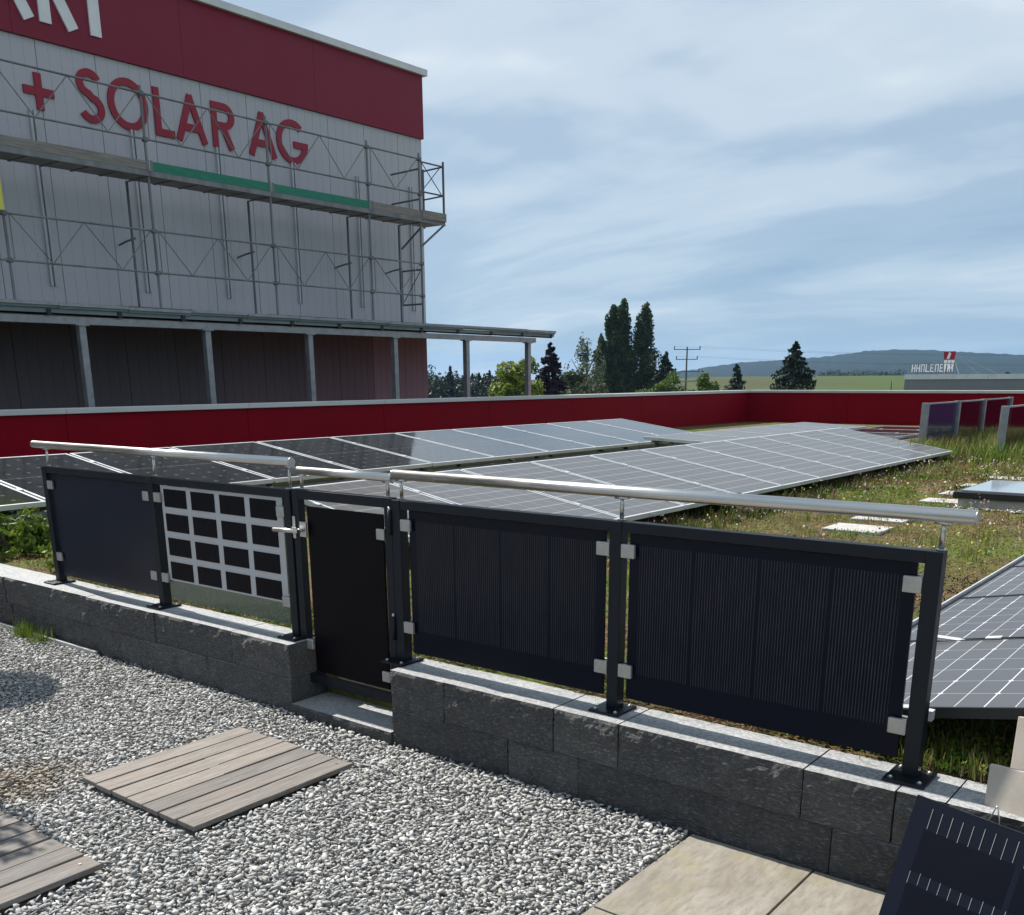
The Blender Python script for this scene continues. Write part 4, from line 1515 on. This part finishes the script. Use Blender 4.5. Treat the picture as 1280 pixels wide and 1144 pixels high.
def tree(name, x, y, z0, ztop, w, kind, leaf, n, size, label, cat='tree', group=None, base=.12, seed=0, lean=0.0):
    rr = random.Random(seed + 11)
    t = thing(name, (x, y, z0), label, cat, group)
    H = ztop - z0
    hb = H * base
    m_ = MB()
    m_.tube([(x, y, z0 - .1), (x + .02 * H * rr.uniform(-1, 1), y, z0 + H * .4), (x + lean * .5, y, z0 + H * .93)], .020 * H, 7, .004 * H)
    for _ in range(9 if kind != 'spruce' else 0):
        a = rr.uniform(0, 6.28)
        zz = z0 + H * rr.uniform(base, .7)
        up = {'poplar': 3.2, 'round': .8, 'birch': 1.4, 'bush': .7}[kind]
        ln_ = w * (.20 if kind == 'poplar' else .36)
        m_.tube([(x, y, zz), (x + math.cos(a) * ln_ * .5, y + math.sin(a) * ln_ * .5, zz + ln_ * up * .55), (x + math.cos(a) * ln_, y + math.sin(a) * ln_, min(ztop - .1, zz + ln_ * up))], .007 * H, 5, .002 * H)
    m_.build('trunk', M['bark'], t)
    P = crown_points(kind, H - hb, w, n, rr) + np.array([0, 0, hb])
    if kind == 'birch':
        P[:, 2] -= np.abs(RNG.normal(0, .05, len(P))) * H
    V, F = leaf_cloud(P, size, .62 if kind != 'spruce' else .4)
    np_mesh('crown', V, F, L[leaf], t)
    return t


GZ = -5.6
tree('deciduous_tree', -39.9, 52.14, GZ, 3.05, 4.9, 'round', 'yellowtree', 10000, .30, 'bright yellow-green rounded tree between the last two canopy posts', seed=1, base=.2)
tree('purple_tree', -44.2, 61.4, GZ, 4.5, 5.8, 'spruce', 'purple', 9000, .30, 'dark purple tree with ragged spire at the end of the canopy', seed=2, base=.36)
tree('birch_tree', -64.3, 96.2, GZ, 6.6, 6.6, 'birch', 'birch', 6500, .27, 'pale grey-green airy birch left of the tall poplars', seed=3)
tree('bush', -54.3, 78.8, GZ, 2.6, 4.6, 'bush', 'olive', 2600, .34, 'dull olive bush between the purple tree and the birch', cat='bush', seed=4)
tree('bush', -58.2, 88.0, GZ, 2.0, 5.0, 'bush', 'olive', 2600, .36, 'dull olive bush at the foot of the birch', cat='bush', seed=14)
tree('poplar_tree', -78.1, 123.0, GZ, 11.9, 5.6, 'poplar', 'poplar', 9000, .42, 'tall dark poplar, left stem of the thicker pair', group='tall poplars beyond the parapet', seed=5, base=.22)
tree('poplar_tree', -76.9, 123.8, GZ, 12.3, 6.8, 'poplar', 'poplar', 11000, .42, 'tall dark poplar, highest and broadest of the three', group='tall poplars beyond the parapet', seed=6, base=.22)
tree('poplar_tree', -74.2, 125.4, GZ, 11.9, 6.2, 'poplar', 'poplar', 8000, .42, 'tall dark poplar standing apart on the right of the pair', group='tall poplars beyond the parapet', seed=7, base=.22)
tree('poplar_tree', -79.5, 121.9, GZ, 7.8, 4.6, 'poplar', 'poplar', 4500, .42, 'shorter poplar shoot at the left foot of the tall pair', group='tall poplars beyond the parapet', seed=17, base=.22)
tree('spruce_tree', -56.6, 100.9, GZ, 4.8, 7.2, 'spruce', 'spruce', 10000, .34, 'dark spruce leaning against the right poplar', seed=8, base=.38)
for i, (x, y, zt_, w, lab) in enumerate(((-46.6, 84.0, 1.95, 4.6, 'low bright green bush left of the small spruce'), (-43.9, 85.3, 2.35, 4.8, 'rounded bright green bush beside the small spruce'),
                                         (-48.9, 83.2, 1.5, 3.6, 'lowest bright green bush beside the power pole'))):
    tree('bush', x, y, GZ, zt_, w, 'bush', 'bush', 4200, .30, lab, cat='bush', group='bright green bushes beyond the parapet', seed=20 + i)
tree('spruce_tree', -45.2, 95.75, GZ, 3.2, 5.0, 'spruce', 'spruce', 6500, .3, 'small dark spruce behind the bright green bushes', seed=9, base=.42)
tree('spruce_tree', -30.15, 75.1, GZ, 4.5, 7.6, 'spruce', 'spruce', 15000, .28, 'large dark spruce standing alone before the green field', seed=10, base=.38)
tree('bush', -20.2, 68.2, GZ, 1.85, 2.2, 'bush', 'bush', 1600, .26, 'bright green bush at the left end of the far grey building', cat='bush', seed=11)
for i, (x, y, zt_, w, lab) in enumerate(((-27.55, 133.5, 2.75, 2.0, 'small round tree above the far grey roof'), (-31.8, 131.5, 1.95, 2.4, 'lowest small tree above the far grey roof'), (-25.2, 134.5, 2.2, 1.3, 'slim small tree at the right edge above the far grey roof'))):
    tree('deciduous_tree', x, y, -6.0, zt_, w, 'round', 'wood', 900, .35, lab, seed=30 + i)

# far woodland behind the canopy and behind the poplars: reads as one mass
Pw = []
rr = random.Random(3)
for i in range(230):
    az = -47.5 + 16.5 * (i / 229) + rr.uniform(-.15, .15)
    d = rr.uniform(215, 262)
    x, y = 3.1 + d * math.sin(R(az)), -3.1 + d * math.cos(R(az))
    top = 5.0 if az < -42.6 else 3.6 if az < -38 else 2.4
    top += rr.uniform(-2.0, 1.2)
    w = rr.uniform(3.0, 5.5)
    if rr.random() < .22:
        p_ = crown_points('spruce', top + 6.5, w * 1.1, 420, rr)
    else:
        p_ = crown_points('round', top + 6, w * 1.2, 420, rr)
    Pw.append(p_ + np.array([x, y, -6.3]))
V, F = leaf_cloud(np.concatenate(Pw), .62, .6)
tag(np_mesh('woodland', V, F, L['wood']), kind='stuff')
Pw = []
for i in range(26):
    az = -34.0 + 6.5 * (i / 25)
    d = rr.uniform(300, 340)
    Pw.append(crown_points('round', rr.uniform(2.6, 4.4), rr.uniform(3, 5), 160, rr) + np.array([3.1 + d * math.sin(R(az)), -3.1 + d * math.cos(R(az)), -4.6]))
for i in range(22):
    az = -21.6 + 4.0 * (i / 21)
    d = 640 + rr.uniform(-8, 8)
    Pw.append(crown_points('round', rr.uniform(3.0, 5.0), rr.uniform(4, 8), 120, rr) + np.array([3.1 + d * math.sin(R(az)), -3.1 + d * math.cos(R(az)), terr(az, d) - .6]))
V, F = leaf_cloud(np.concatenate(Pw), .75, .6)
tag(np_mesh('hedgerow', V, F, L['wood']), kind='stuff')

# power pole with cross arms and lines
pp = thing('power_pole', (-69.04, 128.41, GZ), 'slim dark power pole with three cross arms right of the poplars', 'power pole')
MB().tube([(-69.04, 128.41, GZ), (-69.04, 128.41, 5.9)], .16, 8, .10).build('pole', M['poletimber'], pp)
for z, hw in ((5.55, 1.9), (4.2, 1.55), (2.5, 1.9)):
    MB().bar((-69.04 - hw * .79, 128.41 - hw * .62, z), (-69.04 + hw * .79, 128.41 + hw * .62, z), .09, .10).build('cross_arm', M['poletimber'], pp)
    for s in (-1, 1):
        MB().tube([(-69.04 + s * hw * .75, 128.41 + s * hw * .59, z + .07), (-69.04 + s * hw * .75, 128.41 + s * hw * .59, z + .45)], .07, 6).build('insulator', M['black'], pp)
for z, hw in ((5.55, 1.9), (4.2, 1.55)):
    for s in (-1, 1):
        a = Vector((-69.04 + s * hw * .75, 128.41 + s * hw * .59, z + .45))
        far = a + Vector((150, 118, 0)) * .5
        bck = a + Vector((-150, -118, 0)) * .35
        pts = [a + (far - a) * (i / 10) + Vector((0, 0, -6 * (i / 10) * (1 - i / 10))) for i in range(11)]
        MB().tube(pts, .008, 4).build('wire', M['poletimber'], pp)
# second, lower lattice mast beside it
pm = thing('pipe_frame', (-70.6, 127.0, GZ), 'pale low pipe frame beside the power pole', 'frame')
MB().tube([(-71.3, 126.4, GZ), (-71.3, 126.4, .95)], .10, 6).build('post', M['galv'], pm)
MB().bar((-72.0, 125.9, .95), (-67.3, 129.6, 1.25), .16, .16).build('beam', M['galv'], pm)

# ================================================================== PLANTS ON THE ROOF
SLABS = ((.235, 5.14), (.20, 5.86), (.27, 7.52), (.24, 8.30), (.20, 9.25), (.20, 10.4))


def cover(n, region, seed, size=.03):
    """low sedum and moss: tiny leaves in cushions"""
    x0, y0, x1, y1 = region
    X = RNG.uniform(x0, x1, n)
    Y = y0 + (y1 - y0) * RNG.uniform(0, 1, n) ** 1.35
    h_ = smooth2(X * 2.4, Y * 2.4, seed)
    h2 = smooth2(X * 9, Y * 9, seed + 1)
    keep = h_ * .6 + h2 * .4 > .34
    for (sx_, sy_) in SLABS:
        keep &= ~((np.abs(X - sx_) < .215) & (np.abs(Y - sy_) < .175) & (RNG.uniform(0, 1, n) < .93))
    keep &= ~((X > .42) & (X < 1.94) & (Y > 7.1) & (Y < 8.44))
    X, Y, h_, h2 = X[keep], Y[keep], h_[keep], h2[keep]
    Z = ROOF + .005 + RNG.uniform(0, 1, len(X)) * (.02 + .06 * np.clip(h2 - .3, 0, 1))
    hue = np.clip((smooth2(X * 1.5, Y * 1.5, seed + 2) - .5) * 2.3 + .5, 0, 1)
    hue2 = np.clip((smooth2(X * 3.1, Y * 3.1, seed + 3) - .5) * 1.7 + .5, 0, 1)
    g = np.array([.11, .21, .015])
    ye = np.array([.23, .27, .03])
    rd = np.array([.24, .12, .07])
    st_ = np.array([.36, .235, .12])
    c = g[None] * np.clip(1.9 - 2.2 * hue, 0, 1)[:, None] + ye[None] * np.clip(1 - np.abs(hue - .48) * 4.0, 0, 1)[:, None]
    wr = np.clip((hue2 - .64) * 5, 0, 1)[:, None]
    c = c * (1 - wr) + rd[None] * wr
    nb = np.clip(1 - ((X - 1.0) ** 2 / .9 + (Y - 6.0) ** 2 / 1.5), 0, 1)[:, None]      # the dry straw-coloured patch before the skylight
    nb = np.clip(nb * 1.8 * (.55 + .9 * hue2[:, None]), 0, .95)
    c = c * (1 - nb) + st_[None] * nb
    c = c / np.maximum(.35, c.sum(1, keepdims=True) / (.37 + .16 * nb + .10 * wr))
    return np.stack([X, Y, Z], -1), c


Ps, Cs = [], []
for reg, n, sd in (((-1.3, .3, 3.6, 6.0), 52000, 5), ((-1.4, 6.0, 4.2, 20), 60000, 5), ((-3.2, .085, 2.6, .42), 15000, 8), ((-5.6, .10, -2.8, 3.2), 9000, 9), ((1.6, .09, 4.2, 2.0), 9000, 12)):
    a, c = cover(n, reg, sd)
    Ps.append(a)
    Cs.append(c)
P = np.concatenate(Ps)
C = np.concatenate(Cs)
far_ = np.clip(P[:, 1] / 9, .55, 1.6)
V, F = leaf_cloud(P, 1.0, .55)
ctr = np.repeat(P, 4, 0)
V = ctr + (V - ctr) * (.030 * np.repeat(far_, 4))[:, None]
tag(np_mesh('ground_cover', V, F, L['cover'], tint=np.repeat(C, 4, 0)), kind='stuff')


def blades(P, h, w, C, bend=.5):
    n = len(P)
    a = RNG.uniform(0, 2 * np.pi, n)
    d = np.stack([np.cos(a), np.sin(a), np.zeros(n)], -1)
    s = np.stack([-np.sin(a), np.cos(a), np.zeros(n)], -1)
    hh = (h * RNG.uniform(.5, 1.3, n))[:, None]
    up = np.array([[0, 0, 1.0]])
    k = RNG.uniform(.1, bend, n)[:, None]
    p1 = P + up * hh * .55 + d * hh * k * .35
    p2 = P + up * hh * (1 - .35 * k) + d * hh * k * 1.0
    ww = w * RNG.uniform(.7, 1.3, n)[:, None]
    V = np.stack([P - s * ww, P + s * ww, p1 + s * ww * .8, p1 - s * ww * .8, p2 + s * ww * .15, p2 - s * ww * .15], 1)
    i = np.arange(n)[:, None] * 6
    F = np.concatenate([i + np.array([[0, 1, 2, 3]]), i + np.array([[3, 2, 4, 5]])])
    return V.reshape(-1, 3), F, np.repeat(C, 6, 0)


def tufts(n_t, per, region, spread, cols, zbase=ROOF, cond=None):
    x0, y0, x1, y1 = region
    X, Y = RNG.uniform(x0, x1, n_t), RNG.uniform(y0, y1, n_t)
    if cond is not None:
        k = cond(X, Y)
        X, Y = X[k], Y[k]
    n = len(X) * per
    P = np.stack([np.repeat(X, per), np.repeat(Y, per), np.full(n, zbase)], -1)
    P[:, :2] += RNG.normal(0, spread, (n, 2))
    ci = np.repeat(RNG.integers(0, len(cols), len(X)), per)
    C = np.array(cols)[ci] * RNG.uniform(.75, 1.25, (n, 1))
    return P, C


GV = [(.08, .15, .018), (.12, .19, .024), (.18, .22, .035)]
DRY = [(.30, .22, .10), (.25, .15, .09), (.22, .20, .07)]
sets = []
# grassy strip under and beside the low edge of the grey array
P, C = tufts(260, 22, (-1.6, 3.0, -.75, 13.2), .05, [(.035, .06, .012), (.06, .09, .014), (.09, .10, .02), (.10, .045, .04)])
sets.append(blades(P, .10, .005, C))
# tall dry growth in front of the glass screens
P, C = tufts(330, 26, (-2.0, 12.2, 1.8, 19.0), .10, DRY + GV + GV)
sets.append(blades(P, .30, .007, C))
P, C = tufts(240, 22, (-.9, 9.5, 3.2, 14), .08, GV[1:] + DRY)
sets.append(blades(P, .11, .005, C))
# scattered tufts in the open part
P, C = tufts(420, 18, (-.9, 1.2, 3.4, 9.5), .035, GV[1:] + DRY, cond=lambda X, Y: ~((X > .38) & (X < 1.98) & (Y > 7.05) & (Y < 8.5)) & ~((X > 1.45) & (Y < 6.2)))
sets.append(blades(P, .075, .0028, C))
# strip behind the wall, seen under the panels
P, C = tufts(260, 20, (-3.1, .10, 2.7, .40), .03, GV + DRY[1:])
sets.append(blades(P, .075, .0025, C))
# rank growth under the near array
P, C = tufts(130, 26, (2.15, .15, 3.6, 2.2), .04, GV)
sets.append(blades(P, .085, .004, C))
# grass tuft at the foot of the left wall
P, C = tufts(7, 60, (-3.35, -.24, -2.95, -.19), .03, GV, zbase=0)
sets.append(blades(P, .10, .002, C))
P, C = tufts(260, 7, (-1.4, 3.2, 1.6, 17), .06, [(.55, .42, .50), (.70, .68, .62), (.48, .22, .30), (.62, .56, .16)])
P[:, 2] += RNG.uniform(.07, .15, len(P))
fl_v, fl_f = leaf_cloud(P, .022, .9)
fl_t = np.repeat(C, 4, 0)
vo = 0
Vs, Fs, Cc = [], [], []
for v, f, c in sets:
    Vs.append(v)
    Fs.append(f + vo)
    Cc.append(c)
    vo += len(v)
tag(np_mesh('grass', np.concatenate(Vs), np.concatenate(Fs), L['grass'], tint=np.concatenate(Cc)), kind='stuff')


tag(np_mesh('flowers', fl_v, fl_f, L['cover'], tint=fl_t), kind='stuff')


def shrub(x, y, z0, h, w, n, label, leaf='shrub', size=.05, group=None, seed=0):
    rr = random.Random(seed)
    s = thing('shrub', (x, y, z0), label, 'shrub', group)
    m_ = MB()
    for _ in range(7):
        a = rr.uniform(0, 6.28)
        r_ = w * .4 * rr.uniform(.3, 1)
        m_.tube([(x, y, z0), (x + math.cos(a) * r_ * .5, y + math.sin(a) * r_ * .5, z0 + h * .5), (x + math.cos(a) * r_, y + math.sin(a) * r_, z0 + h * rr.uniform(.75, .95))], .008, 5, .003)
    m_.build('stem', M['bark'], s)
    P = crown_points('bush', h * .95, w, n, rr)
    V, F = leaf_cloud(P + np.array([0, 0, h * .05]), size, .55)
    np_mesh('foliage', V, F, L[leaf], s)
    return s


sg = 'leafy shrubs under the black array'
shrub(-4.15, .62, ROOF, .34, .60, 1100, 'leafy green shrub at the left edge behind the wall', size=.055, group=sg, seed=1)
shrub(-3.62, .50, ROOF, .30, .55, 1100, 'leafy bright green shrub right behind the first fence post', size=.055, group=sg, seed=2)
shrub(-4.75, 1.15, ROOF, .42, .7, 1200, 'yellow-green shrub farther back under the black array', size=.055, group=sg, seed=3)
shrub(-5.2, .55, ROOF, .36, .6, 900, 'leafy green shrub outside the left edge', size=.055, group=sg, seed=4)
shrub(-4.45, .32, ROOF, .32, .62, 1300, 'broad dark green shrub just behind the wall end, left of the first post', size=.06, group=sg, seed=6)
shrub(-3.9, .95, ROOF, .34, .7, 1300, 'broad green shrub below the low edge of the black array', size=.06, group=sg, seed=7)
shrub(-3.35, .36, ROOF, .22, .5, 900, 'low green shrub half hidden by the navy panel', size=.05, group=sg, seed=8)
shrub(-1.0, 5.6, ROOF, .16, .5, 500, 'low dark red sedum cushion beside the grey array', leaf='purple', size=.035, seed=5)

# white gravel collar of the skylight
xs = RNG.uniform(.45, 1.9, 260)
Pg = np.stack([xs, RNG.uniform(7.02, 7.26, 260), np.full(260, ROOF + .012)], -1)
V, F = pebbles(Pg, .05)
tag(np_mesh('white_gravel', V, F, M['whitegravel']), kind='stuff')

# ================================================================== LEANING THINGS AT THE LOWER RIGHT
e_ = Vector((.955, -.296, 0)).normalized()
n_ = Vector((e_.y, -e_.x, 0))
TL = Vector((2.349, -.25, .401))
th_ = R(20)
dn = n_ * math.sin(th_) - Vector((0, 0, math.cos(th_)))
fn = dn.cross(e_) * 1.0
if fn.y > 0:
    fn = -fn
LH = (TL.z - .012) / math.cos(th_)
LWD = .62
lm = thing('solar_module', TL + dn * LH + e_ * LWD / 2, 'small black glass solar module with short silver ticks leaning at the lower right corner', 'solar module')


def lp_(u, v, w=0.0):
    return TL + e_ * u + dn * v + fn * w


def lbox(u0, u1, v0, v1, w0, w1):
    return MB().add([lp_(u0, v0, w0), lp_(u1, v0, w0), lp_(u1, v1, w0), lp_(u0, v1, w0), lp_(u0, v0, w1), lp_(u1, v0, w1), lp_(u1, v1, w1), lp_(u0, v1, w1)],
                    [(3, 2, 1, 0), (4, 5, 6, 7), (0, 1, 5, 4), (1, 2, 6, 5), (2, 3, 7, 6), (3, 0, 4, 7)])


M['leanglass'] = worn('lean_module_glass', (.005, .007, .014), (.007, .009, .017), .18, 0, 2, spec=.14)
M['leancell'] = worn('lean_module_cell', (.0025, .003, .007), (.004, .0045, .009), .2, 0, 3, spec=.14)
lg = lbox(0, LWD, 0, LH, -.008, 0).build('glass', M['leanglass'], lm, bevel=.001)
cells_v = ((.088, .216), (.253, .380))
for v0, v1 in cells_v:
    for u0 in (.052, .345):
        lbox(u0, u0 + .275, v0, min(v1, LH - .02), .0003, .0006).build('cell', M['leancell'], lm)
for row, (v0, v1) in enumerate(((.027, .088), (.216, .252))):
    for k in range(18):
        u = .060 + .0322 * k - (.008 if row else 0)
        if u > LWD - .02:
            continue
        j = random.uniform(-.003, .003)
        lbox(u, u + .0013, v0 + j, v1 + j, .0007, .0014).build('ribbon', M['clamp'], lm)
# tiles leaning behind it
for (x, y, z, rz, tilt, w, h, lab) in ((2.715, -.135, .356, -14, 9, .44, .135, 'front beige stone tile propped on the wall end'),
                                       (2.775, .02, .358, -11, 12, .50, .245, 'taller beige stone tile propped behind the front one')):
    o = MB().box((-w / 2, -.010, 0), (w / 2, .010, h)).build('stone_tile', M['slabstone'], bevel=.002)
    o.location = (x, y, z)
    o.rotation_euler = (R(-tilt), R(-4), R(rz))
    tag(o, lab, 'stone tile', 'beige tiles propped at the wall end')
cb = MB().tube([(2.586, -.268, .31), (2.579, -.27, .384), (2.571, -.27, .434), (2.566, -.27, .425), (2.556, -.27, .392), (2.53, -.28, .33)], .0022, 6)
tag(cb.build('cable_loop', M['stainless'], smooth=True), 'thin bent wire loop sticking up behind the leaning module', 'wire')

# ================================================================== POTTED TREES LEFT OF THE PICTURE (their shade falls on the gravel)
def potted(x, y, hc, rx, n, leaf, size, label, seed):
    t = thing('potted_tree', (x, y, 0), label, 'potted tree')
    m_ = MB().tube([(x, y, -.01), (x, y, .02), (x, y, .34), (x, y, .36)], .15, 20, .21)
    m_.build('pot', M['terracotta'], t, smooth=True)
    MB().tube([(x, y, .3605), (x, y, .366)], .18, 16).build('soil', M['soil'], t)
    MB().tube([(x, y, .34), (x + .01, y, hc * .6), (x, y, hc)], .022, 8, .014).build('trunk', M['bark'], t)
    v = RNG.normal(size=(n, 3))
    v /= np.linalg.norm(v, axis=1, keepdims=True)
    v *= (RNG.uniform(0, 1, n) ** .33)[:, None]
    P = np.array([0, 0, hc]) + v * np.array([rx, rx, rx])
    V, F = leaf_cloud(P, size, .5)
    np_mesh('crown', V, F, L[leaf], t)


potted(-3.74, -.71, 1.52, .27, 2200, 'olive', .07, 'clipped ball tree in a terracotta pot left of the gravel', 1)
potted(-2.10, -1.60, 1.62, .26, 210, 'olive', .07, 'loose small olive tree in a terracotta pot left of the decks', 2)

# ================================================================== HAZE
b = bpy.data.materials.new('haze_air')
b.use_nodes = True
hn, hl = b.node_tree.nodes, b.node_tree.links
hn.clear()
ho = hn.new('ShaderNodeOutputMaterial')
pvn = hn.new('ShaderNodeVolumePrincipled')
pvn.inputs['Color'].default_value = (.40, .66, 1.0, 1)
pvn.inputs['Density'].default_value = 0.00009
pvn.inputs['Anisotropy'].default_value = 0.2
hl.new(pvn.outputs[0], ho.inputs['Volume'])
o = MB().box((-3650, -3650, -40), (3650, 3650, 100)).build('haze', b)
o['kind'] = 'stuff'
